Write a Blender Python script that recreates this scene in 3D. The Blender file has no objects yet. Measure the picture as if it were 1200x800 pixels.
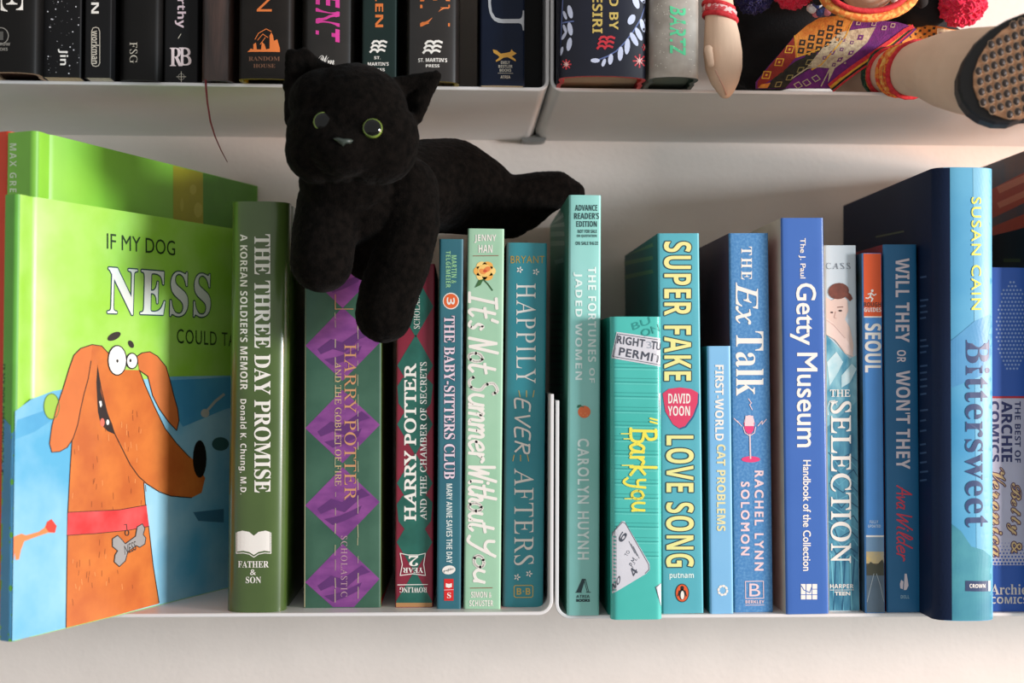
import bpy, bmesh, math, random
from mathutils import Vector, Matrix, noise
from mathutils.geometry import tessellate_polygon
from mathutils.bvhtree import BVHTree

S = bpy.context.scene
C = S.collection
random.seed(4)

# ---------------------------------------------------------------- camera, world, lights, exposure
FPX = 1380.0                       # focal length in pixels of the 1200 px wide frame
CAM = Vector((0.0, -0.66, 0.1389))
yaw, pitch, roll = math.atan(60 / FPX), math.atan(30 / FPX), 0.0035
fwd = Vector((math.sin(yaw) * math.cos(pitch), math.cos(yaw) * math.cos(pitch), math.sin(pitch)))
r0 = Vector((math.cos(yaw), -math.sin(yaw), 0))
u0 = r0.cross(fwd)
RIGHT = r0 * math.cos(roll) + u0 * math.sin(roll)
UP = u0 * math.cos(roll) - r0 * math.sin(roll)
cd = bpy.data.cameras.new('camera')
cam = bpy.data.objects.new('camera', cd)
C.objects.link(cam)
M = Matrix((RIGHT, UP, -fwd)).transposed().to_4x4()
M.translation = CAM
cam.matrix_world = M
cd.sensor_width = 36
cd.lens = FPX / 1200 * 36
cd.clip_start = 0.02
cd.dof.use_dof = True
cd.dof.focus_distance = 0.665
cd.dof.aperture_fstop = 6.3
S.camera = cam

w = bpy.data.worlds.new('room_light')
S.world = w
w.use_nodes = True
bg = w.node_tree.nodes['Background']
bg.inputs[0].default_value = (1.0, 0.985, 0.975, 1)
bg.inputs[1].default_value = 0.54


def area_light(name, loc, target, size, power, color):
    l = bpy.data.lights.new(name, 'AREA')
    l.shape = 'SQUARE'
    l.size = size
    l.energy = power
    l.color = color
    o = bpy.data.objects.new(name, l)
    C.objects.link(o)
    o.location = loc
    o.rotation_euler = (Vector(target) - Vector(loc)).to_track_quat('-Z', 'Y').to_euler()
    return o


area_light('window_daylight', (2.25, -1.15, 0.24), (-0.1, 0.0, 0.15), 0.5, 78, (0.86, 0.94, 1.0))
area_light('lamp_warm', (0.90, -0.34, 0.16), (0.1, 0.14, 0.27), 0.16, 4.2, (1.0, 0.46, 0.21))
S.view_settings.view_transform = 'Standard'
S.view_settings.look = 'None'
S.view_settings.exposure = 0.0
S.view_settings.gamma = 1.0
S.view_settings.use_curve_mapping = False

# ---------------------------------------------------------------- pixel rays (a pixel and a distance give a point)


def ray(px, py):
    return fwd * FPX + RIGHT * (px - 600) + UP * (400 - py)


def at(px, py, Y):
    d = ray(px, py)
    return CAM + d * ((Y - CAM.y) / d.y)


def on_level(px, py, z):
    d = ray(px, py)
    return CAM + d * ((z - CAM.z) / d.z)


def pxm(n, Y):                      # n pixels at depth Y in metres
    return n * (Y - CAM.y) / FPX


# ---------------------------------------------------------------- materials
MATS = {}


def lin(c):
    c = c / 255
    return c / 12.92 if c <= 0.04045 else ((c + 0.055) / 1.055) ** 2.4


def mat(name, rgb, rough=0.5, var=0.06, scale=60, bump=0.0, bscale=400, rgb2=None, sheen=0.0, metal=0.0, coat=0.0, spec=0.5, detail=4, lo=0.35, hi=0.65, stretch=None):
    if name in MATS:
        return MATS[name]
    m = bpy.data.materials.new(name)
    MATS[name] = m
    m.use_nodes = True
    nt = m.node_tree
    b = nt.nodes['Principled BSDF']
    base = [lin(c) for c in rgb]
    m.diffuse_color = (*base, 1)
    b.inputs['Roughness'].default_value = rough
    b.inputs['Metallic'].default_value = metal
    b.inputs['Coat Weight'].default_value = coat
    b.inputs['Coat Roughness'].default_value = 0.15
    b.inputs['Specular IOR Level'].default_value = spec
    if sheen:
        b.inputs['Sheen Weight'].default_value = sheen
        b.inputs['Sheen Roughness'].default_value = 0.4
    tc = nt.nodes.new('ShaderNodeTexCoord')
    src = tc.outputs['Object']
    if stretch:
        mp = nt.nodes.new('ShaderNodeMapping')
        mp.inputs['Scale'].default_value = stretch
        nt.links.new(src, mp.inputs[0])
        src = mp.outputs[0]
    if var or rgb2:
        n = nt.nodes.new('ShaderNodeTexNoise')
        n.inputs['Scale'].default_value = scale
        n.inputs['Detail'].default_value = detail
        nt.links.new(src, n.inputs['Vector'])
        r = nt.nodes.new('ShaderNodeValToRGB')
        r.color_ramp.elements[0].position = lo
        r.color_ramp.elements[1].position = hi
        if rgb2:
            c2 = [lin(c) for c in rgb2]
            r.color_ramp.elements[0].color = (*base, 1)
            r.color_ramp.elements[1].color = (*c2, 1)
        else:
            r.color_ramp.elements[0].color = (*[c * (1 - var) for c in base], 1)
            r.color_ramp.elements[1].color = (*[min(1, c * (1 + var)) for c in base], 1)
        nt.links.new(n.outputs['Fac'], r.inputs[0])
        nt.links.new(r.outputs[0], b.inputs['Base Color'])
    else:
        b.inputs['Base Color'].default_value = (*base, 1)
    if bump:
        n2 = nt.nodes.new('ShaderNodeTexNoise')
        n2.inputs['Scale'].default_value = bscale
        n2.inputs['Detail'].default_value = 3
        nt.links.new(src, n2.inputs['Vector'])
        bp = nt.nodes.new('ShaderNodeBump')
        bp.inputs['Strength'].default_value = bump
        bp.inputs['Distance'].default_value = 0.0006
        nt.links.new(n2.outputs['Fac'], bp.inputs['Height'])
        nt.links.new(bp.outputs[0], b.inputs['Normal'])
    return m


def ink(r, g, b, rough=0.45):
    return mat('ink_%d_%d_%d' % (r, g, b), (r, g, b), rough, var=0)


WHITE_METAL = mat('white_powder_coated_steel', (222, 221, 220), 0.38, var=0.01, bump=0.05, bscale=900)
PAGES = mat('page_edges', (222, 205, 172), 0.9, var=0.16, scale=260, stretch=(14, 0.3, 0.3))
PAGES_WHITE = mat('white_page_edges', (226, 220, 208), 0.9, var=0.12, scale=260, stretch=(14, 0.3, 0.3))

# ---------------------------------------------------------------- object helpers


def link(o, parent=None):
    C.objects.link(o)
    if parent:
        o.parent = parent
    return o


def mesh_obj(name, verts, faces, mats, parent=None, idx=None, smooth=False, sharp=None):
    me = bpy.data.meshes.new(name)
    me.from_pydata([tuple(v) for v in verts], [], faces)
    for m in (mats if isinstance(mats, (list, tuple)) else [mats]):
        me.materials.append(m)
    if idx:
        me.polygons.foreach_set('material_index', idx)
    if smooth:
        me.polygons.foreach_set('use_smooth', [True] * len(faces))
    me.update()
    if sharp is not None:
        me.set_sharp_from_angle(angle=sharp)
    return link(bpy.data.objects.new(name, me), parent)


def thing(name, label, cat, loc=(0, 0, 0), rot=(0, 0, 0), group=None):
    o = bpy.data.objects.new(name, None)
    o.empty_display_size = 0.01
    C.objects.link(o)
    o.location = loc
    o.rotation_euler = rot
    o['label'] = label
    o['category'] = cat
    if group:
        o['group'] = group
    bpy.context.view_layer.update()
    return o


def local(root, p):
    return root.matrix_world.inverted() @ Vector(p)


# lettering: outlines come from Blender's built-in font, cached per string and style
STY = {'sans': None, 'bold': (0x1D5D4, 0x1D5EE, 0x1D7EC), 'serif': (0x1D400, 0x1D41A, 0x1D7CE), 'ital': (0x1D434, 0x1D44E, None),
       'script': (0x1D4D0, 0x1D4EA, None), 'sital': (0x1D63C, 0x1D656, 0x1D7EC), 'light': (0x1D434, 0x1D44E, None), 'bital': (0x1D468, 0x1D482, None)}
TC = {}


def glyphs(s, st, sp=1.0, off=0.0):
    k = (s, st, sp)
    if k in TC:
        return TC[k]
    t = s
    if STY[st]:
        up, lo, dg = STY[st]
        t = ''
        for c in s:
            if c.isupper():
                t += chr(up + ord(c) - 65)
            elif c.islower():
                t += chr(lo + ord(c) - 97) if not (lo == 0x1D44E and c == 'h') else '\u210e'
            elif c.isdigit() and dg:
                t += chr(dg + ord(c) - 48)
            else:
                t += c
    cu = bpy.data.curves.new('t', 'FONT')
    cu.body = t
    cu.resolution_u = 3
    cu.space_character = sp
    o = bpy.data.objects.new('t', cu)
    me = bpy.data.meshes.new_from_object(o)
    v = [(p.co.x, p.co.y) for p in me.vertices]
    f = [tuple(p.vertices) for p in me.polygons]
    bpy.data.objects.remove(o)
    bpy.data.curves.remove(cu)
    bpy.data.meshes.remove(me)
    if st == 'light':
        v = [(x - 0.27 * y, y) for x, y in v]
    x0, x1 = min(p[0] for p in v), max(p[0] for p in v)
    y0, y1 = min(p[1] for p in v), max(p[1] for p in v)
    v = [((x - x0) / (x1 - x0), (y - y0) / (y1 - y0)) for x, y in v]
    TC[k] = (v, f)
    return TC[k]


HAND = {
    'I': ([[(.5, 2), (.35, 1), (.2, 0)], [(.1, 2), (.95, 2.05)], [(-.2, 0), (.6, .02)]], 1.0),
    't': ([[(.35, 1.9), (.2, .9), (.15, .2), (.4, 0), (.7, .25)], [(-.05, 1.15), (.75, 1.25)]], .72),
    "'": ([[(.25, 2.1), (.1, 1.7)]], .3),
    's': ([[(0, .1), (.35, 0), (.55, .3), (.2, .65), (.35, 1), (.6, .85)]], .7),
    'N': ([[(0, 0), (.25, 2)], [(.25, 2), (.75, .05)], [(.75, .05), (1.1, 2.1)]], 1.2),
    'o': ([[(.4, 1), (.08, .8), (0, .4), (.2, .02), (.55, .05), (.72, .45), (.62, .85), (.38, 1.0)]], .82),
    'S': ([[(1, 1.75), (.7, 2.05), (.25, 1.75), (.4, 1.2), (.8, .8), (.75, .2), (.3, 0), (-.05, .3)]], 1.1),
    'u': ([[(.02, 1), (0, .35), (.28, 0), (.6, .2), (.7, .6)], [(.72, 1), (.7, .4), (.74, 0)]], .85),
    'm': ([[(0, 1), (0, 0)], [(0, .6), (.3, 1), (.45, .8), (.42, 0)], [(.42, .6), (.7, 1), (.88, .8), (.88, .15), (1.05, 0)]], 1.1),
    'e': ([[(.05, .5), (.6, .65), (.5, 1), (.15, .85), (0, .4), (.25, 0), (.7, .25)]], .75),
    'r': ([[(.05, 1), (.05, 0)], [(.05, .6), (.35, 1), (.6, .9)]], .6),
    'W': ([[(0, 2), (.2, 0)], [(.2, 0), (.65, 1.5)], [(.65, 1.5), (.8, 0)], [(.8, 0), (1.35, 2.1)]], 1.3),
    'i': ([[(.1, 1), (.1, .2), (.3, 0)], [(.15, 1.45), (.17, 1.5)]], .4),
    'h': ([[(.25, 2.1), (0, 0)], [(.05, .6), (.4, 1), (.55, .75), (.5, .2), (.7, 0)]], .75),
    'Y': ([[(0, 2), (.1, 1.3), (.5, 1.1), (.85, 1.6)], [(.95, 2.1), (.6, .4), (.3, -.6), (-.05, -.5)]], 1.0),
    'A': ([[(0, 0), (.55, 2)], [(.55, 2), (.9, 0)], [(.1, .7), (.95, .75)]], 1.0),
    'v': ([[(0, 1), (.25, 0)], [(.25, 0), (.6, 1)]], .65),
    'a': ([[(.6, .9), (.25, 1), (0, .5), (.2, 0), (.5, .25), (.62, .95)], [(.62, 1), (.6, .2), (.8, 0)]], .85),
    'l': ([[(.1, .3), (.5, 1.6), (.3, 2.1), (.15, 1.4), (.1, .3), (.35, 0)]], .45),
    'd': ([[(.55, .9), (.2, 1), (0, .45), (.2, 0), (.5, .3)], [(.75, 2.1), (.55, .5), (.75, 0)]], .8),
    'B': ([[(.1, 2), (.05, 0)], [(0, 1.95), (.6, 1.95), (.7, 1.4), (.15, 1.05)], [(.15, 1.05), (.85, .85), (.75, .1), (-.1, 0)]], .95),
    'k': ([[(.1, 2), (.05, 0)], [(.6, 1.1), (.1, .55), (.65, 0)]], .75),
    'y': ([[(.05, 1), (.1, .4), (.5, .4)], [(.65, 1), (.5, -.3), (.2, -.8), (-.1, -.5)]], .8),
    'E': ([[(.7, 2), (.1, 1.9), (0, .05), (.7, 0)], [(.05, 1), (.55, 1.05)]], .95),
    'V': ([[(0, 2), (.4, 0)], [(.4, 0), (.85, 2.05)]], 1.0),
    'R': ([[(.1, 2), (0, 0)], [(0, 1.95), (.6, 1.9), (.65, 1.3), (.1, 1.05)], [(.1, 1.05), (.75, 0)]], 1.0),
    '"': ([[(.1, 2.1), (0, 1.8)], [(.35, 2.1), (.25, 1.8)]], .6),
}


class Face:
    """A printed surface of a thing: a plane in its local space, optionally bowed by curve(u, z)."""

    def __init__(self, root, O=(0, 0, 0), u=(1, 0, 0), n=(0, -1, 0), v=(0, 0, 1), curve=None, W=None, H=None):
        self.root, self.O, self.u, self.n, self.v = root, Vector(O), Vector(u), Vector(n), Vector(v)
        self.curve = curve
        self.clampu = W
        self.clampz = H
        self.inv = root.matrix_world.inverted()

    def uz(self, px, py):
        o = self.inv @ CAM
        d = self.inv.to_3x3() @ ray(px, py)
        h = 0.0
        for k in range(3 if self.curve else 1):
            t = ((self.O + self.n * h - o).dot(self.n)) / d.dot(self.n)
            p = o + d * t - self.O
            a, b = p.dot(self.u), p.dot(self.v)
            if self.curve:
                aa = a if self.clampu is None else min(max(a, self.clampu[0]), self.clampu[1])
                h = -self.curve(aa, b)
        if self.clampu:
            a = min(max(a, self.clampu[0]), self.clampu[1])
        if self.clampz:
            b = min(max(b, self.clampz[0]), self.clampz[1])
        return Vector((a, b))

    def P(self, a, b, layer):
        h = 0.00004 + 0.00006 * layer
        if self.curve:
            h -= self.curve(a, b)
        return self.O + self.u * a + self.v * b + self.n * h


class Art:
    """Flat print on a Face: polygons, lines, ellipses and lettering joined into one part."""

    def __init__(self, face, name, layer=1, label=None, fine=0.003):
        self.f, self.name, self.layer, self.label, self.fine = face, name, layer, label, fine
        self.V, self.F, self.I, self.M = [], [], [], []

    def mi(self, m):
        if m not in self.M:
            self.M.append(m)
        return self.M.index(m)

    def tri(self, a, b, c, i, L):
        if self.f.curve:
            e = [(b - a).length, (c - b).length, (a - c).length]
            k = max(range(3), key=lambda q: e[q])
            if e[k] > self.fine:
                p = [a, b, c]
                m = (p[k] + p[(k + 1) % 3]) / 2
                self.tri(p[k], m, p[(k + 2) % 3], i, L)
                self.tri(m, p[(k + 1) % 3], p[(k + 2) % 3], i, L)
                return
        n = len(self.V)
        self.V += [self.f.P(a.x, a.y, L), self.f.P(b.x, b.y, L), self.f.P(c.x, c.y, L)]
        self.F.append((n, n + 1, n + 2))
        self.I.append(i)

    def upoly(self, pts, m, L=None):
        L = self.layer if L is None else L
        i = self.mi(m)
        for t in tessellate_polygon([[Vector((p[0], p[1], 0)) for p in pts]]):
            self.tri(*[Vector((pts[q][0], pts[q][1])) for q in t], i, L)
        return self

    def poly(self, pts, m, L=None):
        return self.upoly([self.f.uz(*p) for p in pts], m, L)

    def rect(self, x0, y0, x1, y1, m, L=None):
        return self.poly([(x0, y0), (x1, y0), (x1, y1), (x0, y1)], m, L)

    def ell(self, cx, cy, rx, ry, m, L=None, rot=0, n=18):
        c, s = math.cos(math.radians(rot)), math.sin(math.radians(rot))
        return self.poly([(cx + rx * math.cos(t) * c - ry * math.sin(t) * s, cy + rx * math.cos(t) * s + ry * math.sin(t) * c)
                          for t in [k * 2 * math.pi / n for k in range(n)]], m, L)

    def line(self, pts, wd, m, L=None, close=False):
        L = self.layer if L is None else L
        pts = [Vector(p) for p in pts]
        if close:
            pts = pts + [pts[0]]
        for a, b in zip(pts, pts[1:]):
            d = b - a
            if d.length < 1e-6:
                continue
            d.normalize()
            nn = Vector((-d.y, d.x)) * wd / 2
            e = d * wd * 0.3
            self.seq = (getattr(self, 'seq', 0) + 1) % 12
            self.poly([a - e + nn, b + e + nn, b + e - nn, a - e - nn], m, L + self.seq * 0.05)
        return self

    def ring(self, cx, cy, rx, ry, wd, m, L=None, n=20):
        return self.line([(cx + rx * math.cos(k * 2 * math.pi / n), cy + ry * math.sin(k * 2 * math.pi / n)) for k in range(n)], wd, m, L, True)

    def quad(self, s, BL, BR, TL, m, st='sans', L=None, sp=1.0, off=0.0, outline=None, ow=0.9):
        L = self.layer if L is None else L
        v, f = glyphs(s, st, sp, off)
        o, r, t = self.f.uz(*BL), self.f.uz(*BR), self.f.uz(*TL)
        r, t = r - o, t - o
        if outline:
            e = pxm(ow, 0)
            for k in range(8):
                dd = Vector((math.cos(k * math.pi / 4), math.sin(k * math.pi / 4))) * e
                self._put(v, f, o + dd, r, t, outline, L + 0.08 * k)
            L += 1
        if off > 0:
            e = pxm(off * 28, 0)
            for j, (dx, dy) in enumerate(((e, e), (-e, e), (e, -e), (-e, -e))):
                self._put(v, f, o + Vector((dx, dy)), r, t, m, L + 0.1 * (j + 1))
        self._put(v, f, o, r, t, m, L)
        return self

    def dot(self, p, r, m, L):
        self.seq = (getattr(self, 'seq', 0) + 1) % 12
        L += self.seq * 0.05
        return self.poly([(p[0] + r * math.cos(k * math.pi / 4), p[1] + r * math.sin(k * math.pi / 4)) for k in range(8)], m, L)

    def hand(self, word, x0, y0, x1, y1, wd, m, L=None, shear=0.12, rot=90):
        """Brush handwriting read from top to bottom, fitted to a box."""
        L = self.layer if L is None else L
        st, x = [], 0.0
        for c in word:
            if c == ' ':
                x += 0.7
                continue
            g, adv = HAND[c]
            for q in g:
                st.append([(x + a + b * shear, b) for a, b in q])
            x += adv + 0.12
        xs = [p[0] for q in st for p in q]
        ys = [p[1] for q in st for p in q]
        X0, X1, Y0, Y1 = min(xs), max(xs), min(ys), max(ys)
        for q in st:
            pts = []
            n = len(q)
            for i in range(n - 1):
                p0, p1, p2, p3 = q[max(0, i - 1)], q[i], q[i + 1], q[min(n - 1, i + 2)]
                for k in range(5 if n > 2 else 1):
                    t = k / 5
                    pts.append(tuple(0.5 * (2 * p1[d] + (p2[d] - p0[d]) * t + (2 * p0[d] - 5 * p1[d] + 4 * p2[d] - p3[d]) * t * t + (3 * p1[d] - p0[d] - 3 * p2[d] + p3[d]) * t ** 3) for d in (0, 1)))
            pts.append(q[-1])
            w = []
            for a, b in pts:
                a, b = (a - X0) / (X1 - X0), (b - Y0) / (Y1 - Y0)
                w.append((x0 + (x1 - x0) * b, y0 + (y1 - y0) * a) if rot == 90 else (x0 + (x1 - x0) * a, y1 - (y1 - y0) * b))
            self.line(w, wd, m, L)
            for p in w:
                self.dot(p, wd / 2, m, L)
        return self

    def _put(self, v, f, o, r, t, m, L):
        n = len(self.V)
        i = self.mi(m)
        for a, b in v:
            q = o + r * a + t * b
            self.V.append(self.f.P(q.x, q.y, L))
        for p in f:
            self.F.append(tuple(n + q for q in p))
            self.I.append(i)

    def text(self, s, x0, y0, x1, y1, m, rot=90, st='bold', **k):
        if rot == 0:
            q = ((x0, y1), (x1, y1), (x0, y0))
        elif rot == 90:
            q = ((x0, y0), (x0, y1), (x1, y0))
        elif rot == 270:
            q = ((x1, y1), (x1, y0), (x0, y1))
        else:
            q = ((x1, y0), (x0, y0), (x1, y1))
        return self.quad(s, *q, m, st, **k)

    def build(self, name=None):
        if not self.V:
            return None
        o = mesh_obj(name or self.name, self.V, self.F, self.M, self.f.root, self.I)
        if self.label:
            o['label'] = self.label
        return o


# ---------------------------------------------------------------- book builder


class Book:
    def __init__(self, name, label, group, root, w, h, d, kind, spine, left, right, bulge=0.0, power=2.0, pages=None, board=None, groove=True, edge=None, wrap=0.0):
        self.root, self.w, self.h, self.d = root, w, h, d
        hard = kind == 'hard'
        th = 0.0024 if hard else 0.0005
        inset = 0.0032 if hard else 0.0
        hw = w / 2
        N = 14 if bulge > 0 else 6
        cr = min(0.0012 if not hard else 0.003, hw * 0.45)       # rounded corner of the spine

        def cy(x, z=0):
            a = min(1.0, abs(x) / hw)
            y = bulge * a ** power
            e = abs(x) - (hw - cr)
            if e > 0:
                e = min(e, cr)
                y += cr - math.sqrt(max(0, cr * cr - e * e))
            return y
        self.cy = cy
        xs = [-hw + w * k / N for k in range(N + 1)]
        for k in range(1, 5):
            e = cr * (1 - math.cos(k * math.pi / 8))
            xs += [-hw + e, hw - e]
        xs = sorted(set(round(x, 7) for x in xs))
        yb = bulge + cr
        path, seg = [], []
        side = [d, d * 0.6, d * 0.3]
        if hard and groove:
            side += [yb + 0.011, yb + 0.0085, yb + 0.006, yb + 0.003]
        gd = {round(yb + 0.0085, 6): 0.0012, round(yb + 0.006, 6): 0.001}
        for y in side:
            path.append((-hw + gd.get(round(y, 6), 0), y))
            seg.append(1)
        for x in xs:
            path.append((x, cy(x)))
            seg.append(1 if x < -hw + wrap - 1e-5 else 0)
        seg[-1] = 2
        for y in reversed(side):
            path.append((hw - gd.get(round(y, 6), 0), y))
            seg.append(2)
        seg.pop()
        n = len(path)
        inner = []
        for k, (x, y) in enumerate(path):
            a = Vector(path[max(0, k - 1)])
            b = Vector(path[min(n - 1, k + 1)])
            t = (b - a).normalized()
            nn = Vector((-t.y, t.x))
            inner.append((x + nn.x * th, y + nn.y * th))
        V, F, I = [], [], []
        for z in (0, h):
            V += [(x, y, z) for x, y in path]
            V += [(x, y, z) for x, y in inner]
        for k in range(n - 1):
            s = seg[k]
            F.append((k, k + 1, 2 * n + k + 1, 2 * n + k)); I.append(s)
            F.append((n + k + 1, n + k, 3 * n + k, 3 * n + k + 1)); I.append(3)
            F.append((k + 1, k, n + k, n + k + 1)); I.append(3)
            F.append((2 * n + k, 2 * n + k + 1, 3 * n + k + 1, 3 * n + k)); I.append(3)
        F.append((0, 2 * n, 3 * n, n)); I.append(3)
        F.append((n - 1, 2 * n - 1, 4 * n - 1, 3 * n - 1)); I.append(3)
        self.cover = mesh_obj('cover', V, F, [spine, left, right, edge or board or spine], root, I, True, 0.5)
        # page block follows the spine curve
        off = th + 0.0004
        pp = [(-hw + off, d - inset)]
        for k in range(9):
            x = (-hw + off) + (w - 2 * off) * k / 8
            pp.append((x, max(cy(x) + off, bulge * 0.4 + off) + (0.001 if hard else 0)))
        pp.append((hw - off, d - inset))
        m = len(pp)
        za, zb = inset + (0 if hard else 0.0001), h - inset - (0 if hard else 0.0001)
        V = [(x, y, za) for x, y in pp] + [(x, y, zb) for x, y in pp]
        F = [tuple(reversed(range(m))), tuple(range(m, 2 * m))] + [(k, (k + 1) % m, m + (k + 1) % m, m + k) for k in range(m)]
        mesh_obj('page_block', V, F, pages or PAGES, root)
        lim = hw - 0.0002
        self.spine = Face(root, curve=cy if (bulge > 0 or hard) else None, W=(-hw + 0.0006, hw - 0.0006), H=(0.0003, h - 0.0003))
        self.left = Face(root, (-hw, 0, 0), (0, 1, 0), (-1, 0, 0), W=(yb + 0.001, d), H=(0.0003, h - 0.0003))
        self.right = Face(root, (hw, 0, 0), (0, 1, 0), (1, 0, 0), W=(yb + 0.001, d), H=(0.0003, h - 0.0003))

    def art(self, name, face='spine', **k):
        return Art(getattr(self, face), name, **k)


def shelf_book(label, group, top, bot, yt, yb, floor, spine, left=None, right=None, kind='paper', d=0.14, Y=None, name='book', cat='book', maxY=0.1435, h=None, **k):
    """top=(xl,xr) and bot=(xl,xr): pixel edges of the spine; yt, yb its pixel top and foot."""
    if Y is None:
        Y = on_level((bot[0] + bot[1]) / 2, yb, floor).y
    bl, br = at(bot[0], yb, Y), at(bot[1], yb, Y)
    tl, tr = at(top[0], yt, Y), at(top[1], yt, Y)
    wd = ((br.x - bl.x) + (tr.x - tl.x)) / 2
    hh = h or (tl.z + tr.z) / 2 - floor
    bx, tx = (bl.x + br.x) / 2, (tl.x + tr.x) / 2
    tilt = math.atan2(tx - bx, (tl.z - bl.z)) if h is None else 0
    tilt = max(-0.012, min(0.012, tilt))
    root = thing(name, label, cat, (bx, Y, floor + abs(math.sin(tilt)) * wd / 2), (0, tilt, 0), group)
    d = min(d, maxY - Y)
    return Book(name, label, group, root, wd, hh, d, kind, spine, left or spine, right or left or spine, **k)

# ================================================================ structure
WALLY = 0.146
wall_m = mat('warm_white_plaster', (226, 217, 209), 0.85, var=0.02, scale=30, bump=0.35, bscale=220)
wo = mesh_obj('wall_back', [(-2.2, WALLY, -1.2), (2.6, WALLY, -1.2), (2.6, WALLY, 1.3), (-2.2, WALLY, 1.3),
                            (-2.2, WALLY + 0.1, -1.2), (2.6, WALLY + 0.1, -1.2), (2.6, WALLY + 0.1, 1.3), (-2.2, WALLY + 0.1, 1.3)],
              [(0, 1, 2, 3), (7, 6, 5, 4), (0, 4, 5, 1), (3, 2, 6, 7), (0, 3, 7, 4), (1, 5, 6, 2)], wall_m)
wo['kind'] = 'structure'
fo = mesh_obj('floor', [(-2.2, -3, -1.2), (2.6, -3, -1.2), (2.6, WALLY, -1.2), (-2.2, WALLY, -1.2),
                        (-2.2, -3, -1.24), (2.6, -3, -1.24), (2.6, WALLY, -1.24), (-2.2, WALLY, -1.24)],
              [(0, 1, 2, 3), (7, 6, 5, 4), (0, 4, 5, 1), (2, 6, 7, 3)],
              mat('grey_floor_boards', (150, 144, 138), 0.5, var=0.15, scale=8, stretch=(1, 12, 1)))
fo['kind'] = 'structure'

T = 0.0020


def rounded_u(x0, x1, z, R, hs, flare=0.0):
    """Outer profile of a bent sheet: down the left side, round the corner, along, round, up."""
    p = [(x0 + flare, z + hs), (x0 + flare * 0.5, z + hs * 0.5), (x0, z - T + R)]
    for k in range(1, 7):
        a = math.pi + k * math.pi / 12
        p.append((x0 + R + R * math.cos(a), z - T + R + R * math.sin(a)))
    p += [(x0 + (x1 - x0) * q, z - T) for q in (0.33, 0.66)]
    for k in range(0, 7):
        a = 1.5 * math.pi + k * math.pi / 12
        p.append((x1 - R + R * math.cos(a), z - T + R + R * math.sin(a)))
    p += [(x1, z + hs * 0.5), (x1, z + hs)]
    return p


def shelf_module(label, x0, x1, z, R, hs, group, bracket=None):
    t = thing('wall_shelf', label, 'shelf', (x0, 0, z - T), group=group)
    prof = rounded_u(0, x1 - x0, T, R, hs)
    n = len(prof)
    inner = []
    for k, p in enumerate(prof):
        a, b = Vector(prof[max(0, k - 1)]), Vector(prof[min(n - 1, k + 1)])
        d = (b - a).normalized()
        inner.append((p[0] - d.y * T, p[1] + d.x * T))
    V, F = [], []
    D = WALLY
    ys = [0.0, 0.0004, 0.04, 0.1, D]
    # the upright sides round off towards their top front corner
    for j, y in enumerate(ys):
        e = 0.0004 if j == 0 else 0.0
        for q, (x, zz) in enumerate(prof):
            xi, zi = inner[q]
            V.append((x + (xi - x) * e / T, y, zz + (zi - zz) * e / T))
        for q, (x, zz) in enumerate(inner):
            xo, zo = prof[q]
            V.append((x + (xo - x) * e / T, y, zz + (zo - zz) * e / T))
    m = 2 * n
    for j in range(len(ys) - 1):
        a, b = j * m, (j + 1) * m
        for k in range(n - 1):
            F.append((a + k, b + k, b + k + 1, a + k + 1))
            F.append((a + n + k, a + n + k + 1, b + n + k + 1, b + n + k))
        F.append((a, a + n, b + n, b))
        F.append((a + n - 1, b + n - 1, b + 2 * n - 1, a + 2 * n - 1))
    for a in (0, (len(ys) - 1) * m):
        for k in range(n - 1):
            F.append((a + k, a + k + 1, a + n + k + 1, a + n + k))
    mesh_obj('tray', V, F, WHITE_METAL, t, smooth=True, sharp=0.6)
    if bracket is not None:
        bm_ = mat('grey_metal_clip', (120, 122, 120), 0.45, var=0.02, metal=0.3)
        v, f = [], []
        N = 12
        for y in (WALLY - 0.011, WALLY - 0.0005):
            for k in range(N):
                a = 2 * math.pi * k / N
                v.append((bracket - x0 + 0.0085 * math.copysign(abs(math.cos(a)) ** 0.6, math.cos(a)), y, -0.0006 + 0.0024 * math.sin(a)))
        f = [tuple(range(N)), tuple(reversed(range(N, 2 * N)))] + [(k, N + k, N + (k + 1) % N, (k + 1) % N) for k in range(N)]
        o = mesh_obj('wall_clip', v, f, bm_, t)
        o['label'] = 'small grey wall clip'
    return t


UZ = (at(640, 102.2, 0).z + at(705, 103.5, 0).z) / 2      # top of the upper trays
XU0, XU1 = at(643.7, 100, 0).x, at(645, 100, 0).x
XL0, XL1 = at(648.3, 700, 0).x, at(650.6, 700, 0).x
LZ, RZ = at(620, 716.6, 0).z, at(720, 720.4, 0).z
shelf_module('white metal wall shelf under the black-spined books', XU0 - 0.8, XU0, UZ, 0.0062, 0.123, 'white metal wall shelf modules')
shelf_module('white metal wall shelf under the patterned book and the doll', XU1, XU1 + 0.8, UZ, 0.0062, 0.123, 'white metal wall shelf modules', bracket=XU1 - 0.001)
shelf_module('white metal wall shelf under the cat and the green books', XL0 - 0.8, XL0, LZ, 0.0085, 0.1215, 'white metal wall shelf modules')
shelf_module('white metal wall shelf under the turquoise and blue books', XL1, XL1 + 0.8, RZ, 0.0085, 0.120, 'white metal wall shelf modules')

W_ = ink(236, 232, 224)
CREAM = ink(232, 226, 200)
BLK = ink(20, 24, 26)
GL = 'spine-out books in the lower left shelf'
GR = 'spine-out books in the lower right shelf'

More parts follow.
